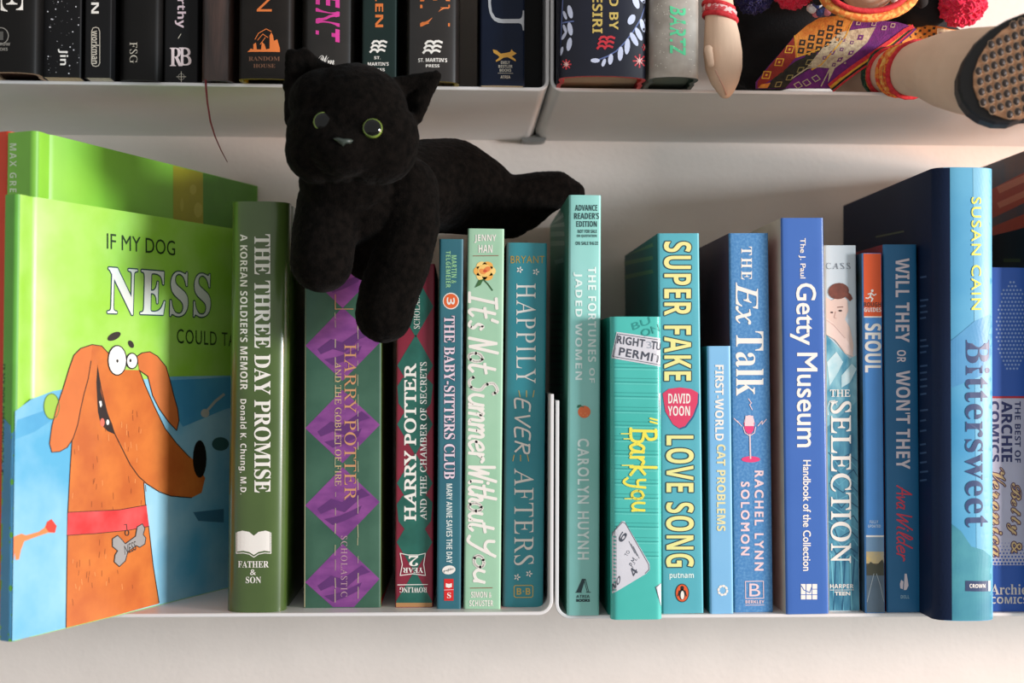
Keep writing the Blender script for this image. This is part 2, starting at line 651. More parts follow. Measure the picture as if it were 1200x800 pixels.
# ================================================================ lower shelf, left: picture books
GREEN = mat('green_cover', (150, 208, 66), 0.42, rgb2=(164, 214, 96), scale=45, coat=0.12)
GREEN2 = mat('deeper_green_cover', (138, 204, 60), 0.42, var=0.06, scale=20, coat=0.12)
GSP = mat('green_spine', (96, 168, 60), 0.5, var=0.05)
P0 = on_level(13, 752, LZ)
P1 = on_level(262, 690, LZ)
dd = (P1 - P0)
dd.z = 0
dd.normalize()
rz = -math.atan2(dd.x, dd.y)
xax = Vector((math.cos(rz), math.sin(rz), 0))


def cover_book(label, near, w, h, d, spine, right, name='picture_book', rz=rz):
    c = near - Vector((math.cos(rz), math.sin(rz), 0)) * w / 2
    root = thing(name, label, 'book', (c.x, c.y, LZ), (0, 0, rz), 'picture books at the left end')
    return Book(name, label, None, root, w, h, d, 'hard', spine, GSP, right, bulge=0.0, groove=True)


def plane_hit(px, py, P, n):
    d = ray(px, py)
    return CAM + d * ((P - CAM).dot(n) / d.dot(n))


H1 = plane_hit(13, 226, P0, xax).z - LZ
b = cover_book('green picture book facing out with a laughing brown dog in red collar', P0, 0.0095, H1, 0.178, GSP, GREEN)
b.right.clampu = (0.0006, 0.1776)
a = b.art('cover_illustration', 'right')
SKY = mat('watercolour_blue', (84, 168, 206), 0.42, rgb2=(160, 208, 226), scale=16, coat=0.12, detail=6)
DEEP = mat('watercolour_deep_blue', (66, 150, 196), 0.42, rgb2=(92, 174, 210), scale=22, coat=0.12)
BRN = mat('dog_brown', (188, 94, 36), 0.45, rgb2=(208, 116, 46), scale=50, coat=0.1)
BRN2 = mat('dog_brown_light', (206, 112, 54), 0.45, var=0.06)
LINE = ink(58, 34, 22)
RED = mat('collar_red', (204, 46, 48), 0.45, rgb2=(226, 84, 84), scale=60)
EYE = ink(238, 238, 232)
a.poly([(12, 482), (36, 468), (62, 458), (100, 452), (150, 446), (202, 441), (262, 440), (330, 440), (420, 440), (420, 720), (330, 720), (262, 712), (100, 760), (12, 790)], SKY, 1)
a.poly([(20, 492), (60, 478), (70, 486), (40, 506), (14, 515)], DEEP, 2)
a.poly([(190, 446), (262, 442), (330, 442), (330, 470), (262, 480), (214, 500), (196, 470)], DEEP, 2)
a.ell(60, 476, 9, 15, ink(150, 190, 70), 3).ring(60, 476, 9, 15, 1, ink(80, 120, 60), 4)


def E4(pts):
    return [(40 + x / 4.443, 380 + y / 4.443) for x, y in pts]


body = E4([(300, 105), (350, 112), (390, 150), (420, 235), (540, 238)]) + [(163, 434), (170, 452), (180, 475), (193, 502), (207, 520), (220, 533), (230, 542), (240, 560), (236, 577), (224, 583), (200, 581), (186, 575), (172, 567),
                                                                          (168, 566), (170, 590), (174, 618), (179, 662), (186, 707), (132, 726), (77, 740), (78, 660), (79, 600), (82, 545), (84, 515), (92, 470), (100, 430)]
a.poly(body, BRN, 3)
a.line([(84, 515), (82, 545), (79, 600), (78, 660), (77, 738)], 0.9, LINE, 5)
a.line([(168, 565), (170, 590), (174, 618), (179, 662), (186, 706)], 0.9, LINE, 5)
a.line(E4([(300, 105), (350, 112), (385, 150)]), 1.0, LINE, 5)
a.line([(163, 434), (170, 452), (180, 475), (193, 502), (207, 520), (222, 536)], 1.0, LINE, 5)
snout = [(114, 432), (118, 455), (125, 483), (134, 508), (152, 544), (162, 558), (172, 567), (186, 576), (200, 581), (224, 583)]
a.line(snout, 1.1, LINE, 5)
a.poly(E4([(328, 208), (322, 300), (327, 400), (330, 455), (345, 520), (380, 555), (420, 573), (405, 520), (375, 450), (345, 350), (334, 260)]), ink(34, 20, 20), 4)
a.poly(E4([(336, 400), (348, 398), (351, 420), (343, 433)]), EYE, 5)
a.ell(*E4([(381, 509)])[0], 1.7, 3.2, EYE, 5).ell(*E4([(353, 510)])[0], 2.6, 5, ink(220, 110, 90), 5)
ear = E4([(300, 105), (240, 125), (205, 160), (180, 230), (150, 330), (115, 430), (90, 530), (78, 620), (90, 665), (130, 662), (170, 640), (200, 595), (225, 520), (240, 440), (258, 360), (280, 280), (294, 190)])
a.poly(ear, BRN2, 4).line(ear[:-1] + [ear[-1]], 1.0, LINE, 5, False)
ear2 = E4([(535, 165), (560, 148), (600, 142), (640, 165), (685, 220), (705, 290), (725, 370), (745, 440), (752, 500), (740, 552), (700, 510), (650, 440), (615, 370), (590, 270), (545, 238)])
a.poly(ear2, BRN2, 4).line(ear2, 1.0, LINE, 5, False)
for (ex, ey, rx, ry, qx, qy) in ((430, 187, 45, 74, 430, 190), (507, 190, 26, 37, 498, 188)):
    c = E4([(ex, ey)])[0]
    a.ell(c[0], c[1], rx / 4.443 + 1.4, ry / 4.443 + 1.4, ink(24, 22, 22), 6)
    a.ell(c[0], c[1], rx / 4.443, ry / 4.443, EYE, 7)
    c = E4([(qx, qy)])[0]
    a.ell(c[0], c[1], 1.3, 2.0, ink(24, 22, 22), 8)
a.ell(*E4([(415, 62)])[0], 8.5, 4.2, ink(44, 36, 34), 3, rot=-27).ell(*E4([(503, 103)])[0], 3, 4.8, ink(44, 36, 34), 3, rot=-30)
a.ell(*E4([(860, 700)])[0], 8, 22, ink(22, 16, 16), 5)
a.poly([(79, 600), (110, 598.5), (140, 597), (171, 591.5), (174, 616.5), (150, 621), (110, 625), (78, 627)], RED, 6)
a.line([(79, 600), (110, 598.5), (140, 597), (171, 591.5)], 0.8, LINE, 7).line([(78, 627), (110, 625), (150, 621), (174, 616.5)], 0.8, LINE, 7)
TAGC = mat('tag_grey', (150, 148, 146), 0.5, var=0.05)
tag = [(146, 637), (158, 628), (160, 617), (166, 613.5), (169, 619), (167, 626), (170, 630), (169, 637), (163, 641), (159, 639), (149, 646), (146, 657), (139, 663.5), (133, 658), (134, 650), (137, 645), (131, 640), (131, 631), (137, 627), (142, 632)]
a.poly(tag, TAGC, 8).line(tag, 0.9, ink(50, 48, 48), 9, True)
a.ring(148, 624, 2.2, 3.2, 0.9, ink(50, 48, 48), 9).line([(148, 620), (147.5, 614), (145, 614.5)], 0.8, ink(50, 48, 48), 9)
a.quad('NESS', (145.5, 650), (159, 644), (144.5, 639), ink(60, 56, 54), 'sans', L=9)
rr = random.Random(3)
for k in range(90):
    x, y = rr.uniform(84, 176), rr.uniform(480, 715)
    if y > 596 and y < 630 or (128 < x < 172 and 610 < y < 665):
        continue
    if y < 560 and x > 165:
        continue
    if y > 705 - (x - 77) * 0.25:
        continue
    l = rr.uniform(4, 8)
    a.line([(x, y), (x + rr.uniform(-1, 1), y + l)], 0.6, ink(140, 66, 26) if rr.random() < .6 else ink(226, 150, 90), 4)
ck = [(0, 632), (12, 629), (25, 625), (30, 627), (45, 623), (52, 618), (55, 611), (60, 608), (66, 616), (64, 624), (56, 624), (44, 628), (28, 634), (24, 645), (22, 655), (18, 656), (17, 647), (13, 657), (6, 659), (0, 658)]
a.poly([(max(13.5, x), y) for x, y in ck], ink(232, 132, 74), 3)
a.poly([(53, 618), (55, 611), (60, 608), (66, 616), (64, 624), (57, 623)], ink(214, 60, 46), 4)
a.line([(238, 486), (252, 470), (262, 462)], 3, ink(190, 190, 180), 3).ell(240, 484, 5, 5, ink(190, 190, 180), 3)
a.poly([(226, 600), (262, 596), (262, 612), (232, 610)], ink(60, 116, 146), 3).ell(258, 520, 10, 8, ink(54, 96, 96), 3)
a.build()
t = b.art('title_lettering', 'right', layer=2)
DG = ink(34, 60, 26)
t.quad('IF MY DOG', (125, 291.5), (205, 299.5), (125, 273), DG, 'sans', off=0.0)
t.quad('NESS', (125.5, 368), (246, 371.5), (127, 312), ink(226, 232, 222), 'serif', outline=ink(34, 66, 74), ow=1.5, sp=1.1)
t.quad('COULD TALK', (207, 402), (292, 407), (207, 385), DG, 'sans', sp=1.15)
t.build()
sp = b.art('spine_print')
sp.upoly([(-0.0045, 0), (0.0045, 0), (0.0045, 0.105), (-0.0045, 0.112)], mat('spine_blue', (70, 140, 180), 0.45, var=0.1, scale=20))
sp.text('IF MY DOG NESS COULD TALK!', 1, 426, 6, 556, ink(30, 50, 40), 90, 'bold', L=2)
sp.build()

# the second green book stands behind it, further back
RZ2 = math.radians(-24.5)
d2 = Vector((-math.sin(RZ2), math.cos(RZ2), 0))
x2 = Vector((math.cos(RZ2), math.sin(RZ2), 0))
Q = P0 - xax * 0.0128
for k in range(400):
    p = Q + dd * 0.0005 * k
    q = p - CAM
    if 600 + FPX * q.dot(RIGHT) / q.dot(fwd) >= 40:
        break
n2 = p - d2 * 0.004
H2 = plane_hit(40, 152.5, n2, x2).z - LZ
L2 = (WALLY - 0.003 - n2.y) / d2.y
b = cover_book('taller lime green picture book tucked behind the dog book', n2, 0.0200, H2, L2, mat('lime_spine', (120, 186, 62), 0.45, var=0.04), GREEN2, rz=RZ2)
b.right.clampu = (0.0006, L2 - 0.0005)
print('L2', L2, n2, P0, P1, (P1 - P0).length)
a = b.art('cover_print', 'right')
a.rect(203, 160, 238, 300, mat('ochre_band', (176, 170, 34), 0.45, var=0.05), 1)
a.rect(238, 160, 330, 300, mat('dark_green_field', (84, 150, 40), 0.45, var=0.05), 1)
a.ell(226, 222, 4, 6, ink(196, 190, 70), 2).ell(232, 246, 5, 9, ink(196, 190, 70), 2).ell(213, 240, 2, 8, ink(190, 184, 60), 2)
a.build()
t = b.art('author_lettering')
t.text('MAX GREEN', 11.5, 168, 19.5, 243, ink(206, 226, 190), 90, 'bold', sp=1.3)
t.build()

# orange-red book at the very edge of the frame
Pn = n2 - x2 * 0.0212 + d2 * 0.004
b2 = cover_book('thin strip of an orange-red book at the far left', Pn, 0.012, H2 + 0.002, 0.10, mat('orange_red_cloth', (214, 62, 24), 0.5, var=0.05), mat('orange_red_cloth', (214, 62, 24)), rz=RZ2)

# ================================================================ lower shelf, left: spines
# dark green hardback
g = mat('olive_green_laminate', (62, 84, 34), 0.3, rgb2=(76, 100, 44), scale=14, coat=0.45)
b = shelf_book('dark green hardback with bold white capitals and open book emblem', GL, (270, 338), (263.5, 333), 236, 717.5, LZ, g, kind='hard', bulge=0.005, power=3.5, d=0.142)
t = b.art('title_lettering', layer=2)
t.text('THE THREE DAY PROMISE', 298, 274.5, 317, 577, W_, 90, 'serif', off=0.004)
t.build()
t = b.art('author_lettering', layer=2)
t.text("A KOREAN SOLDIER'S MEMOIR", 281.5, 274.5, 290, 456.5, W_, 90, 'bold', sp=1.05)
t.text('Donald K. Chung, M.D.', 279.5, 467.5, 289, 579, W_, 90, 'bold', sp=1.1)
t.build()
t = b.art('publisher_emblem', layer=2)
t.poly([(278, 623), (284, 621.5), (292, 623), (297.5, 627.5), (303, 623), (311, 621.5), (316.5, 623), (316.5, 646), (310, 645), (303, 646.5), (297.5, 650), (292, 646.5), (285, 645), (278, 646)], W_)
t.line([(277, 624), (277, 648), (285, 647.5), (292, 649), (297.5, 652.5), (303, 649), (310, 647.5), (317.5, 648), (317.5, 624)], 1, W_)
t.text('FATHER', 279, 657, 315, 664.5, W_, 0, 'serif').text('&', 293, 667, 300, 673.5, W_, 0, 'sans').text('SON', 288, 675.5, 306, 683, W_, 0, 'serif')
t.build()

# purple diamonds paperback
gg = mat('mottled_green_card', (42, 84, 66), 0.55, rgb2=(64, 104, 84), scale=30)
og = mat('olive_back', (96, 108, 44), 0.55, var=0.1)
b = shelf_book('fat paperback with purple diamonds on green, worn creases', GL, (357, 447), (355.5, 446), 309, 712, LZ, gg, mat('dark_green_front', (28, 48, 34), 0.5), og, d=0.118)
a = b.art('diamond_pattern')
PU = mat('purple_diamond', (112, 52, 124), 0.5, rgb2=(140, 72, 144), scale=70, stretch=(1, 1, 2.2))
PU2 = mat('purple_ripple', (92, 42, 108), 0.5, var=0.08)
for k, yc in enumerate((318, 403, 499.5, 590, 680)):
    hh = 43
    q = [(401.5, yc - hh), (445.5, yc - 2), (401.5, yc + hh), (357.6, yc + 2)]
    if yc + hh > 712:
        f_ = (712 - yc) / hh
        q = [(401.5, yc - hh), (445.3, yc - 2), (401.5 + 44 * (1 - f_) + 2, 711), (401.5 - 44 * (1 - f_), 711), (357.6, yc + 2)]
    a.poly(q, PU, 1)
    a.poly([(372, yc + 6), (388, yc - 6), (401, yc - 2), (424, yc - 18), (434, yc - 10), (422, yc - 6), (404, yc + 10), (390, yc + 6), (376, yc + 12)], PU2, 2)
    a.poly([(380, yc + 18), (398, yc + 14), (412, yc + 8), (424, yc + 2), (420, yc + 12), (404, yc + 20), (390, yc + 25)], PU2, 2)
a.build()
a = b.art('worn_edges', layer=3)
CR = ink(196, 186, 150)
a.line([(357.8, 311), (357, 711)], 1.1, CR).line([(446.2, 311), (445.3, 711)], 1.1, CR)
for xx in (393, 419.5):
    y = 350
    while y < 706:
        l = rr.uniform(4, 16)
        a.line([(xx + rr.uniform(-.4, .4), y), (xx + rr.uniform(-.4, .4), min(708, y + l))], rr.uniform(0.35, 0.9), CR)
        y += l + rr.uniform(0, 14)
a.build()
t = b.art('title_lettering', layer=4)
GOLD = ink(204, 148, 104)
t.text('HARRY POTTER', 403.5, 403, 417.5, 586, GOLD, 90, 'light', sp=1.05).text('AND THE GOBLET OF FIRE', 392.5, 423.7, 400, 569, ink(206, 176, 130), 90, 'light')
t.text('SCHOLASTIC', 399.5, 627.6, 407, 699, ink(184, 150, 160), 90, 'light', sp=1.2)
t.line([(393, 345), (393, 362), (414, 362)], 0.9, GOLD)
t.build()
a = b.art('price_label', 'right')
a.rect(446.6, 701, 456, 711, ink(214, 30, 34))
a.build()

# red and green diamonds paperback standing upside down
rdm = mat('crimson_card', (122, 26, 48), 0.5, rgb2=(140, 34, 56), scale=30)
b = shelf_book('narrow crimson and green diamond paperback standing upside down', GL, (465, 509.5), (463, 507.5), 309, 711.5, LZ, rdm, mat('dark_red_side', (80, 20, 30), 0.5), mat('dark_side', (34, 30, 28), 0.5), d=0.118)
a = b.art('diamond_pattern')
GD = mat('teal_green_diamond', (20, 84, 72), 0.5, rgb2=(34, 104, 90), scale=70)
for k in range(6):
    yc = 704 - 69 * k
    q = [(486, yc - 36), (507, yc), (486, yc + 36), (464.5, yc)]
    if k == 0:
        q = [(486, yc - 36), (506.5, yc), (506.5, 709), (464.3, 709), (464.3, yc)]
    a.poly([(x + (712 - y) * 0.004, y) for x, y in q], GD, 1)
for k in range(6):
    yc = 669.5 - 69 * k
    a.poly([(472, yc - 20), (500, yc - 20), (508, yc - 12), (505, yc + 10), (494, yc + 24), (478, yc + 24), (467, yc + 10), (465, yc - 10)], GD, 1.5) if k in (1, 3) else None
a.rect(464, 706, 507, 711, ink(176, 130, 84), 2)
a.build()
t = b.art('title_lettering', layer=3)
t.text('HARRY POTTER', 474, 426, 487.5, 610, W_, 270, 'light', off=0.016).text('AND THE CHAMBER OF SECRETS', 492.5, 424, 500, 609, W_, 270, 'light', sp=1.05, off=0.004)
t.text('SCHOLASTIC', 485, 336, 492, 385, W_, 270, 'light')
t.build()
t = b.art('year_badge', layer=3)
t.line([(469, 648), (478, 650), (490, 650), (498.5, 648), (496.5, 661), (498.5, 674), (484, 672), (469, 674), (471.5, 661)], 0.9, W_, close=True)
t.text('2', 479, 651, 490, 663, W_, 180, 'serif').text('YEAR', 472, 665, 496, 671, W_, 180, 'serif')
t.line([(466, 685), (501, 684.5)], 0.9, W_).text('ROWLING', 468, 687.6, 500.5, 694, W_, 180, 'serif')
t.build()

# narrow teal graphic novel
tl = mat('petrol_teal_card', (38, 98, 114), 0.45, rgb2=(50, 112, 124), scale=20)
b = shelf_book('slim petrol teal paperback with an orange number disc', GL, (515, 543), (511.5, 540.5), 280, 713.3, LZ, tl, mat('dark_teal', (22, 60, 70), 0.5), mat('pale_teal', (120, 170, 170), 0.5), d=0.125)
t = b.art('title_lettering', layer=2)
PK = ink(226, 206, 218)
t.text('THE BABY-SITTERS CLUB', 520.3, 370, 533, 561, PK, 90, 'serif', off=0.003, outline=ink(26, 50, 74), ow=0.6)
t.text('MARY ANNE SAVES THE DAY', 523, 566.5, 530, 659.5, ink(214, 224, 220), 90, 'bold')
t.build()
t = b.art('author_lettering', layer=2)
t.text('MARTIN &', 529, 299, 535, 332, ink(150, 206, 150), 90, 'bold', sp=1.1).text('TELGEMEIER', 522.5, 294, 528, 337, ink(150, 206, 150), 90, 'bold', sp=1.1)
t.build()
t = b.art('number_disc', layer=2)
t.ell(528.4, 352.6, 9.6, 9.8, W_, 2).ell(528.4, 352.6, 8.4, 8.6, ink(224, 100, 44), 3).text('3', 523.5, 348.5, 533, 357, W_, 90, 'bold', L=4)
t.build()
t = b.art('publisher_label', layer=2)
t.ell(526, 667.5, 7.8, 5.2, W_, 2, rot=-8).quad('graphix', (519.5, 671.5), (532, 668.5), (519, 667), ink(40, 60, 70), 'script', L=3)
t.rect(520.5, 678, 531.5, 703.5, ink(208, 34, 34), 2).line([(520.5, 691), (531.5, 690.5)], 0.7, ink(240, 190, 190), 3)
t.poly([(522.5, 683), (526, 684), (529.5, 683), (529.5, 687.5), (526, 688.5), (522.5, 687.5)], W_, 3).text('S', 524, 694, 528.5, 700.5, W_, 0, 'serif', L=3)
t.build()

# pale green paperback
pg = mat('pale_sage_card', (150, 196, 164), 0.45, rgb2=(164, 206, 176), scale=20)
orr = mat('orange_cover_edge', (196, 88, 58), 0.5)
b = shelf_book('pale sage green paperback with a yellow rose and white brush script', GL, (548, 591), (543.5, 586.5), 268, 713.5, LZ, pg, mat('coral_brown', (160, 84, 66), 0.5), orr, d=0.132)
t = b.art('title_lettering', layer=2)
t.hand("It's Not", 550, 343, 583, 437, 3.7, W_)
t.hand('Summer', 550, 442, 583, 541, 3.7, W_)
t.hand('Without', 550, 547, 581, 623, 3.7, W_)
t.hand('You', 549, 628, 580, 682, 3.7, W_)
t.build()
t = b.art('author_lettering', layer=2)
t.text('JENNY', 556, 274.8, 581.5, 284.5, W_, 0, 'bold').text('HAN', 560.8, 286.8, 577, 296, W_, 0, 'bold').line([(554.5, 299.8), (584, 299.4)], 0.9, ink(140, 90, 70))
t.build()
t = b.art('rose_print', layer=2)
for k in range(6):
    an = k * math.pi / 3
    t.ell(568 + 6.5 * math.cos(an), 317.5 + 6.5 * math.sin(an), 6.5, 5.5, ink(236, 176, 84) if k % 2 else ink(246, 212, 130), 2)
t.ell(568, 317, 8, 7.5, ink(244, 200, 112), 3).ell(565.5, 318, 4.2, 3, ink(234, 150, 74), 4, rot=30).ell(571, 315.5, 4.2, 3, ink(228, 132, 70), 4, rot=-30).ell(568.5, 317.5, 2.2, 1.7, ink(206, 84, 50), 5)
t.line([(566, 327), (572, 333), (577, 340)], 1.5, ink(50, 90, 50), 2)
t.poly([(567, 327), (561, 328), (556.5, 337), (563, 334)], ink(60, 104, 56), 3)
t.build()
t = b.art('publisher_lettering', layer=2)
t.line([(551, 688.8), (577, 688.4)], 0.9, ink(140, 90, 70)).text('SIMON &', 552, 693, 576, 700, W_, 0, 'bold').text('SCHUSTER', 550, 703, 578, 710, W_, 0, 'bold')
t.build()

# mid teal book
te = mat('peacock_teal_card', (44, 138, 152), 0.42, rgb2=(58, 152, 162), scale=16)
b = shelf_book('peacock teal hardback beside the shelf divider, thin white serif capitals', GL, (594, 641), (588.5, 637), 284.5, 711.3, LZ, te, mat('dark_teal_side', (20, 80, 88), 0.5), mat('dark_teal_side', (20, 80, 88), 0.5), kind='paper', bulge=0.0016, power=3, d=0.125)
t = b.art('title_lettering', layer=2)
t.text('HAPPILY', 605.3, 332, 628, 449, W_, 90, 'light', sp=1.15).hand('EVER', 604, 467, 621, 530, 2.2, W_).text('AFTERS', 602.5, 548.5, 625.5, 662, W_, 90, 'light', sp=1.1)
YL = ink(204, 178, 92)
for x, s_ in ((609.5, -1), (617, 0), (624.5, 1)):
    t.line([(x, 465), (x + s_ * 1.5, 457.5)], 1.0, YL)
for x, s_ in ((602.5, -1), (610, 0), (618, 1)):
    t.line([(x, 533), (x + s_ * 1.5, 540)], 1.0, YL)
for cx_, cy_ in ((609, 316), (628, 318.5), (606, 676), (620, 672)):
    for k in range(5):
        an = k * 1.2566
        t.ell(cx_ + 2.4 * math.cos(an), cy_ + 2.4 * math.sin(an), 1.6, 0.9, W_, rot=math.degrees(an), n=8)
t.build()
t = b.art('author_lettering', layer=2)
t.text('BRYANT', 598.5, 299.8, 638, 308.4, ink(186, 158, 66), 0, 'sans', sp=1.1)
t.build()
t = b.art('publisher_emblem', layer=2)
t.line([(602.5, 687), (604, 685.7), (623, 685.5), (624.5, 687), (624.3, 698), (623, 699.5), (604, 699.7), (602.5, 698)], 1.0, YL, close=True)
t.text('B', 605.5, 688.8, 611, 696.5, YL, 0, 'bold').text('B', 616, 688.8, 621.5, 696.5, YL, 0, 'bold').ell(613.5, 692.5, .8, .8, YL)
t.build()

# ================================================================ lower shelf, right module
# pale aqua proof copy
aq = mat('pale_aqua_card', (132, 200, 190), 0.45, rgb2=(150, 212, 206), scale=18)
aqd = mat('sea_green_side', (70, 142, 122), 0.5, var=0.06, scale=30)
b = shelf_book('tall pale aqua paperback with small orange fruit, right of the shelf divider', GR, (667, 704.5), (664.5, 702.5), 228.5, 721, RZ, aq, aqd, bulge=0.0006, power=4, d=0.14)
t = b.art('title_lettering', layer=2)
WA = ink(224, 242, 238)
t.text('THE FORTUNES', 689, 312.7, 698.5, 424, WA, 90, 'bold', sp=1.1).text('OF', 690.5, 431, 697, 448.5, WA, 90, 'bold', sp=1.1).text('JADED WOMEN', 672, 319, 682.3, 445, WA, 90, 'bold', sp=1.12)
t.build()
t = b.art('author_lettering', layer=2)
t.text('CAROLYN HUYNH', 677, 514, 690, 655, WA, 90, 'sans', sp=1.25, off=0.012)
t.build()
t = b.art('proof_notice', layer=2)
DK = ink(34, 62, 66)
t.text('ADVANCE', 674, 240, 700, 247, DK, 0, 'bold').text("READER'S", 673, 249.5, 702, 256.7, DK, 0, 'bold').text('EDITION', 675.5, 259, 699.5, 265.8, DK, 0, 'bold')
t.text('NOT FOR SALE', 677, 269, 699.5, 273, DK, 0, 'bold').text('OR QUOTATION', 676, 274.8, 699.5, 278.4, DK, 0, 'bold').text('ON SALE 9/6/22', 674.5, 283, 701, 287, DK, 0, 'bold')
t.build()
t = b.art('orange_fruit_print', layer=2)
t.ell(684.6, 482.4, 7.4, 7.2, ink(232, 116, 66), 2)
for k in range(4):
    t.ell(681 + 2.4 * k, 484 + (k % 2) * 2.4, .5, .5, ink(250, 190, 120), 3, n=6)
t.poly([(676, 477.5), (677, 474.5), (680.5, 474), (681, 475.5), (678.5, 477.5)], ink(40, 110, 80), 3).line([(681, 475.5), (684, 476.8)], 1, ink(40, 110, 80), 3)
t.build()
t = b.art('publisher_emblem', layer=2)
t.poly([(675, 693.8), (682, 678), (686, 678), (681, 693.8)], DK).line([(686, 678.5), (690, 693.5)], 0.8, DK).line([(684.5, 680), (688.3, 693.5)], 0.8, DK).line([(674.5, 693.8), (681.5, 693.8)], 0.8, DK).line([(687, 693.6), (692, 693.6)], 0.8, DK)
t.text('ATRIA', 675.3, 696.8, 691, 700.3, DK, 0, 'bold').text('BOOKS', 675.5, 701.8, 691, 704.6, DK, 0, 'sans', off=0.01)
t.build()
a = b.art('side_print', 'left')
PS = ink(120, 176, 160)
for k, (x0, x1, y) in enumerate(((645, 659, 252), (645, 660, 263), (645, 660, 274), (645, 660, 285), (652, 659, 305))):
    a.line([(x0, y + 2), (x1, y)], 5.2, PS)
for k in range(14):
    y = 368 + k * 9.2
    a.line([(645 + (k % 3), y), (659, y)], 1.5, ink(40, 96, 84))
a.build()

# turquoise corrugated-pattern book
tq = mat('bright_turquoise', (62, 178, 168), 0.38, rgb2=(78, 192, 182), scale=14, coat=0.15)
tqd = mat('turquoise_side', (22, 118, 106), 0.45)
b = shelf_book('short turquoise hardback with ridged stripes, road-sign stickers and yellow scrawl', GR, (716, 775), (716, 777), 371, 726, RZ, tq, tqd, kind='hard', bulge=0.0006, power=6, d=0.125)
a = b.art('ridge_lines')
T1, T2 = ink(40, 146, 140), ink(92, 198, 188)
for k in range(14):
    y = 430 + 16.9 * k
    dy = 0.8 if k < 12 else 0
    a.line([(716.4, y), (776, y + 1.2)], 1.0, T1, 1).line([(716.4, y + 2.2), (776, y + 3.4)], 1.2, T2, 1).line([(716.4, y - 4.2), (776, y - 3.2)], 0.6, T1, 1)
a.line([(774, 374), (776, 722)], 0.8, T2, 2)
a.build()
a = b.art('sign_stickers')
SG, SD = mat('pale_grey_sticker', (206, 208, 216), 0.45, var=0.03), ink(70, 76, 88)
q1 = [(722.6, 388.7), (776.6, 396.2), (776.6, 429.5), (716.4, 419.5), (716, 416)]
a.poly(q1, SG, 3).line([(776, 398.5), (723.5, 391), (718, 417.5), (776, 427.5)], 0.8, SD, 4)
a.quad('RIGHT', (723, 402), (755, 407), (724, 393), SD, 'sans', L=4, off=0.01, sp=1.1).quad('TU', (763, 408.5), (775.6, 410.5), (764, 399.5), SD, 'sans', L=4, off=0.01, sp=1.1)
a.quad('PERMIT', (725, 416), (775.6, 425), (726.5, 407), SD, 'sans', L=4, off=0.01, sp=1.1)
a.quad('BU', (742, 387), (763, 379), (739.8, 379), T1, 'sans', L=2).quad('ON', (753, 395.5), (774, 388), (750.5, 387), T1, 'sans', L=4).quad('3', (758, 408), (764, 408), (757, 400), ink(150, 160, 172), 'sans', L=4)
q2 = [(716.4, 624), (729, 610.5), (732, 610.5), (761, 660), (761.5, 667), (757, 672), (716.4, 695)]
a.poly(q2, SG, 3).line([(717, 624), (729.5, 611.5), (733, 613), (760, 661), (760.5, 667), (756, 671.5)], 0.7, SD, 4)
a.quad('6', (729, 636), (736, 626), (723, 631.5), SD, 'bold', L=4).quad('P.M.', (717, 628), (724, 618), (714.5, 624), SD, 'sans', L=4)
a.quad('4', (744, 676), (748, 668.5), (737, 671), SD, 'bold', L=4).quad('P.M.', (742, 665), (747, 655), (737, 661), SD, 'sans', L=4).quad('TO', (735, 652), (738.5, 646), (731.5, 650), SD, 'sans', L=4)
a.quad('NO', (717.5, 693), (727, 681.5), (716.5, 684), SD, 'bold', L=4)
for k in range(3):
    a.line([(737 + k * 2.6, 634 + k * 3), (744 + k * 2.6, 648 + k * 3)], 0.5, SD, 4)
a.poly([(768, 687.5), (776.8, 682.5), (777, 711)], SG, 3).line([(776.6, 683), (768.6, 687.7), (776.6, 710.5)], 0.7, SD, 4)
a.poly([(772, 461), (775.8, 460), (776, 492)], SG, 3)
a.build()
t = b.art('title_lettering', layer=5)
YE = ink(232, 224, 84)
t.hand('"', 762, 490, 770, 496, 2.0, YE)
t.hand('Bark', 739, 502, 769, 556, 3.4, YE, shear=0)
t.hand('y', 731, 560, 756, 571, 2.9, YE, shear=0).hand('o', 741, 575, 754, 584.5, 2.9, YE, shear=0).hand('u', 741, 589, 755, 598, 2.9, YE, shear=0)
for x0, x1, y in ((728, 740, 508), (731, 740, 514), (729, 742, 545), (732, 740, 584)):
    t.line([(x0, y), (x1, y)], 1.3, YE)
t.build()

# teal book with yellow outlined capitals
sf = mat('steel_teal_card', (78, 166, 182), 0.42, rgb2=(92, 180, 192), scale=12)
b = shelf_book('teal blue paperback with yellow outlined capitals and pink guitar pick', GR, (769.5, 818.5), (776, 824.5), 273.5, 718.8, RZ, sf, mat('slate_teal_side', (46, 104, 110), 0.5, var=0.05), d=0.135)
t = b.art('title_lettering', layer=2)
YW, OL = ink(232, 228, 150), ink(36, 66, 78)
t.text('SUPER FAKE', 778, 283, 810, 446, YW, 90, 'bold', sp=1.08, outline=OL, ow=1.3).text('LOVE SONG', 780.5, 510, 813, 664, YW, 90, 'bold', sp=1.08, outline=OL, ow=1.3)
t.build()
t = b.art('guitar_pick_print', layer=2)
pick = [(776.8, 461), (784, 455.5), (797, 453.8), (810, 455.5), (818.2, 460), (817.5, 472), (812, 487), (803, 499), (796, 501.5), (789, 497), (780, 482)]
t.poly([(x + 1.2, y + 1.5) for x, y in pick[:-1]] + [pick[-1]], ink(40, 90, 130), 2)
t.poly([(x - .3, y) for x, y in pick], ink(214, 62, 100), 3)
t.text('DAVID', 783, 461, 809, 472.5, W_, 0, 'bold', L=4).text('YOON', 782.5, 475.5, 808.5, 487, W_, 0, 'bold', L=4)
t.build()
t = b.art('publisher_emblem', layer=2)
t.text('putnam', 784.5, 671, 813, 679, WA, 0, 'bold')
t.ell(799.3, 694.5, 8.2, 11, ink(40, 50, 50), 2).ell(799.3, 694.5, 7.2, 10, ink(222, 90, 44), 3)
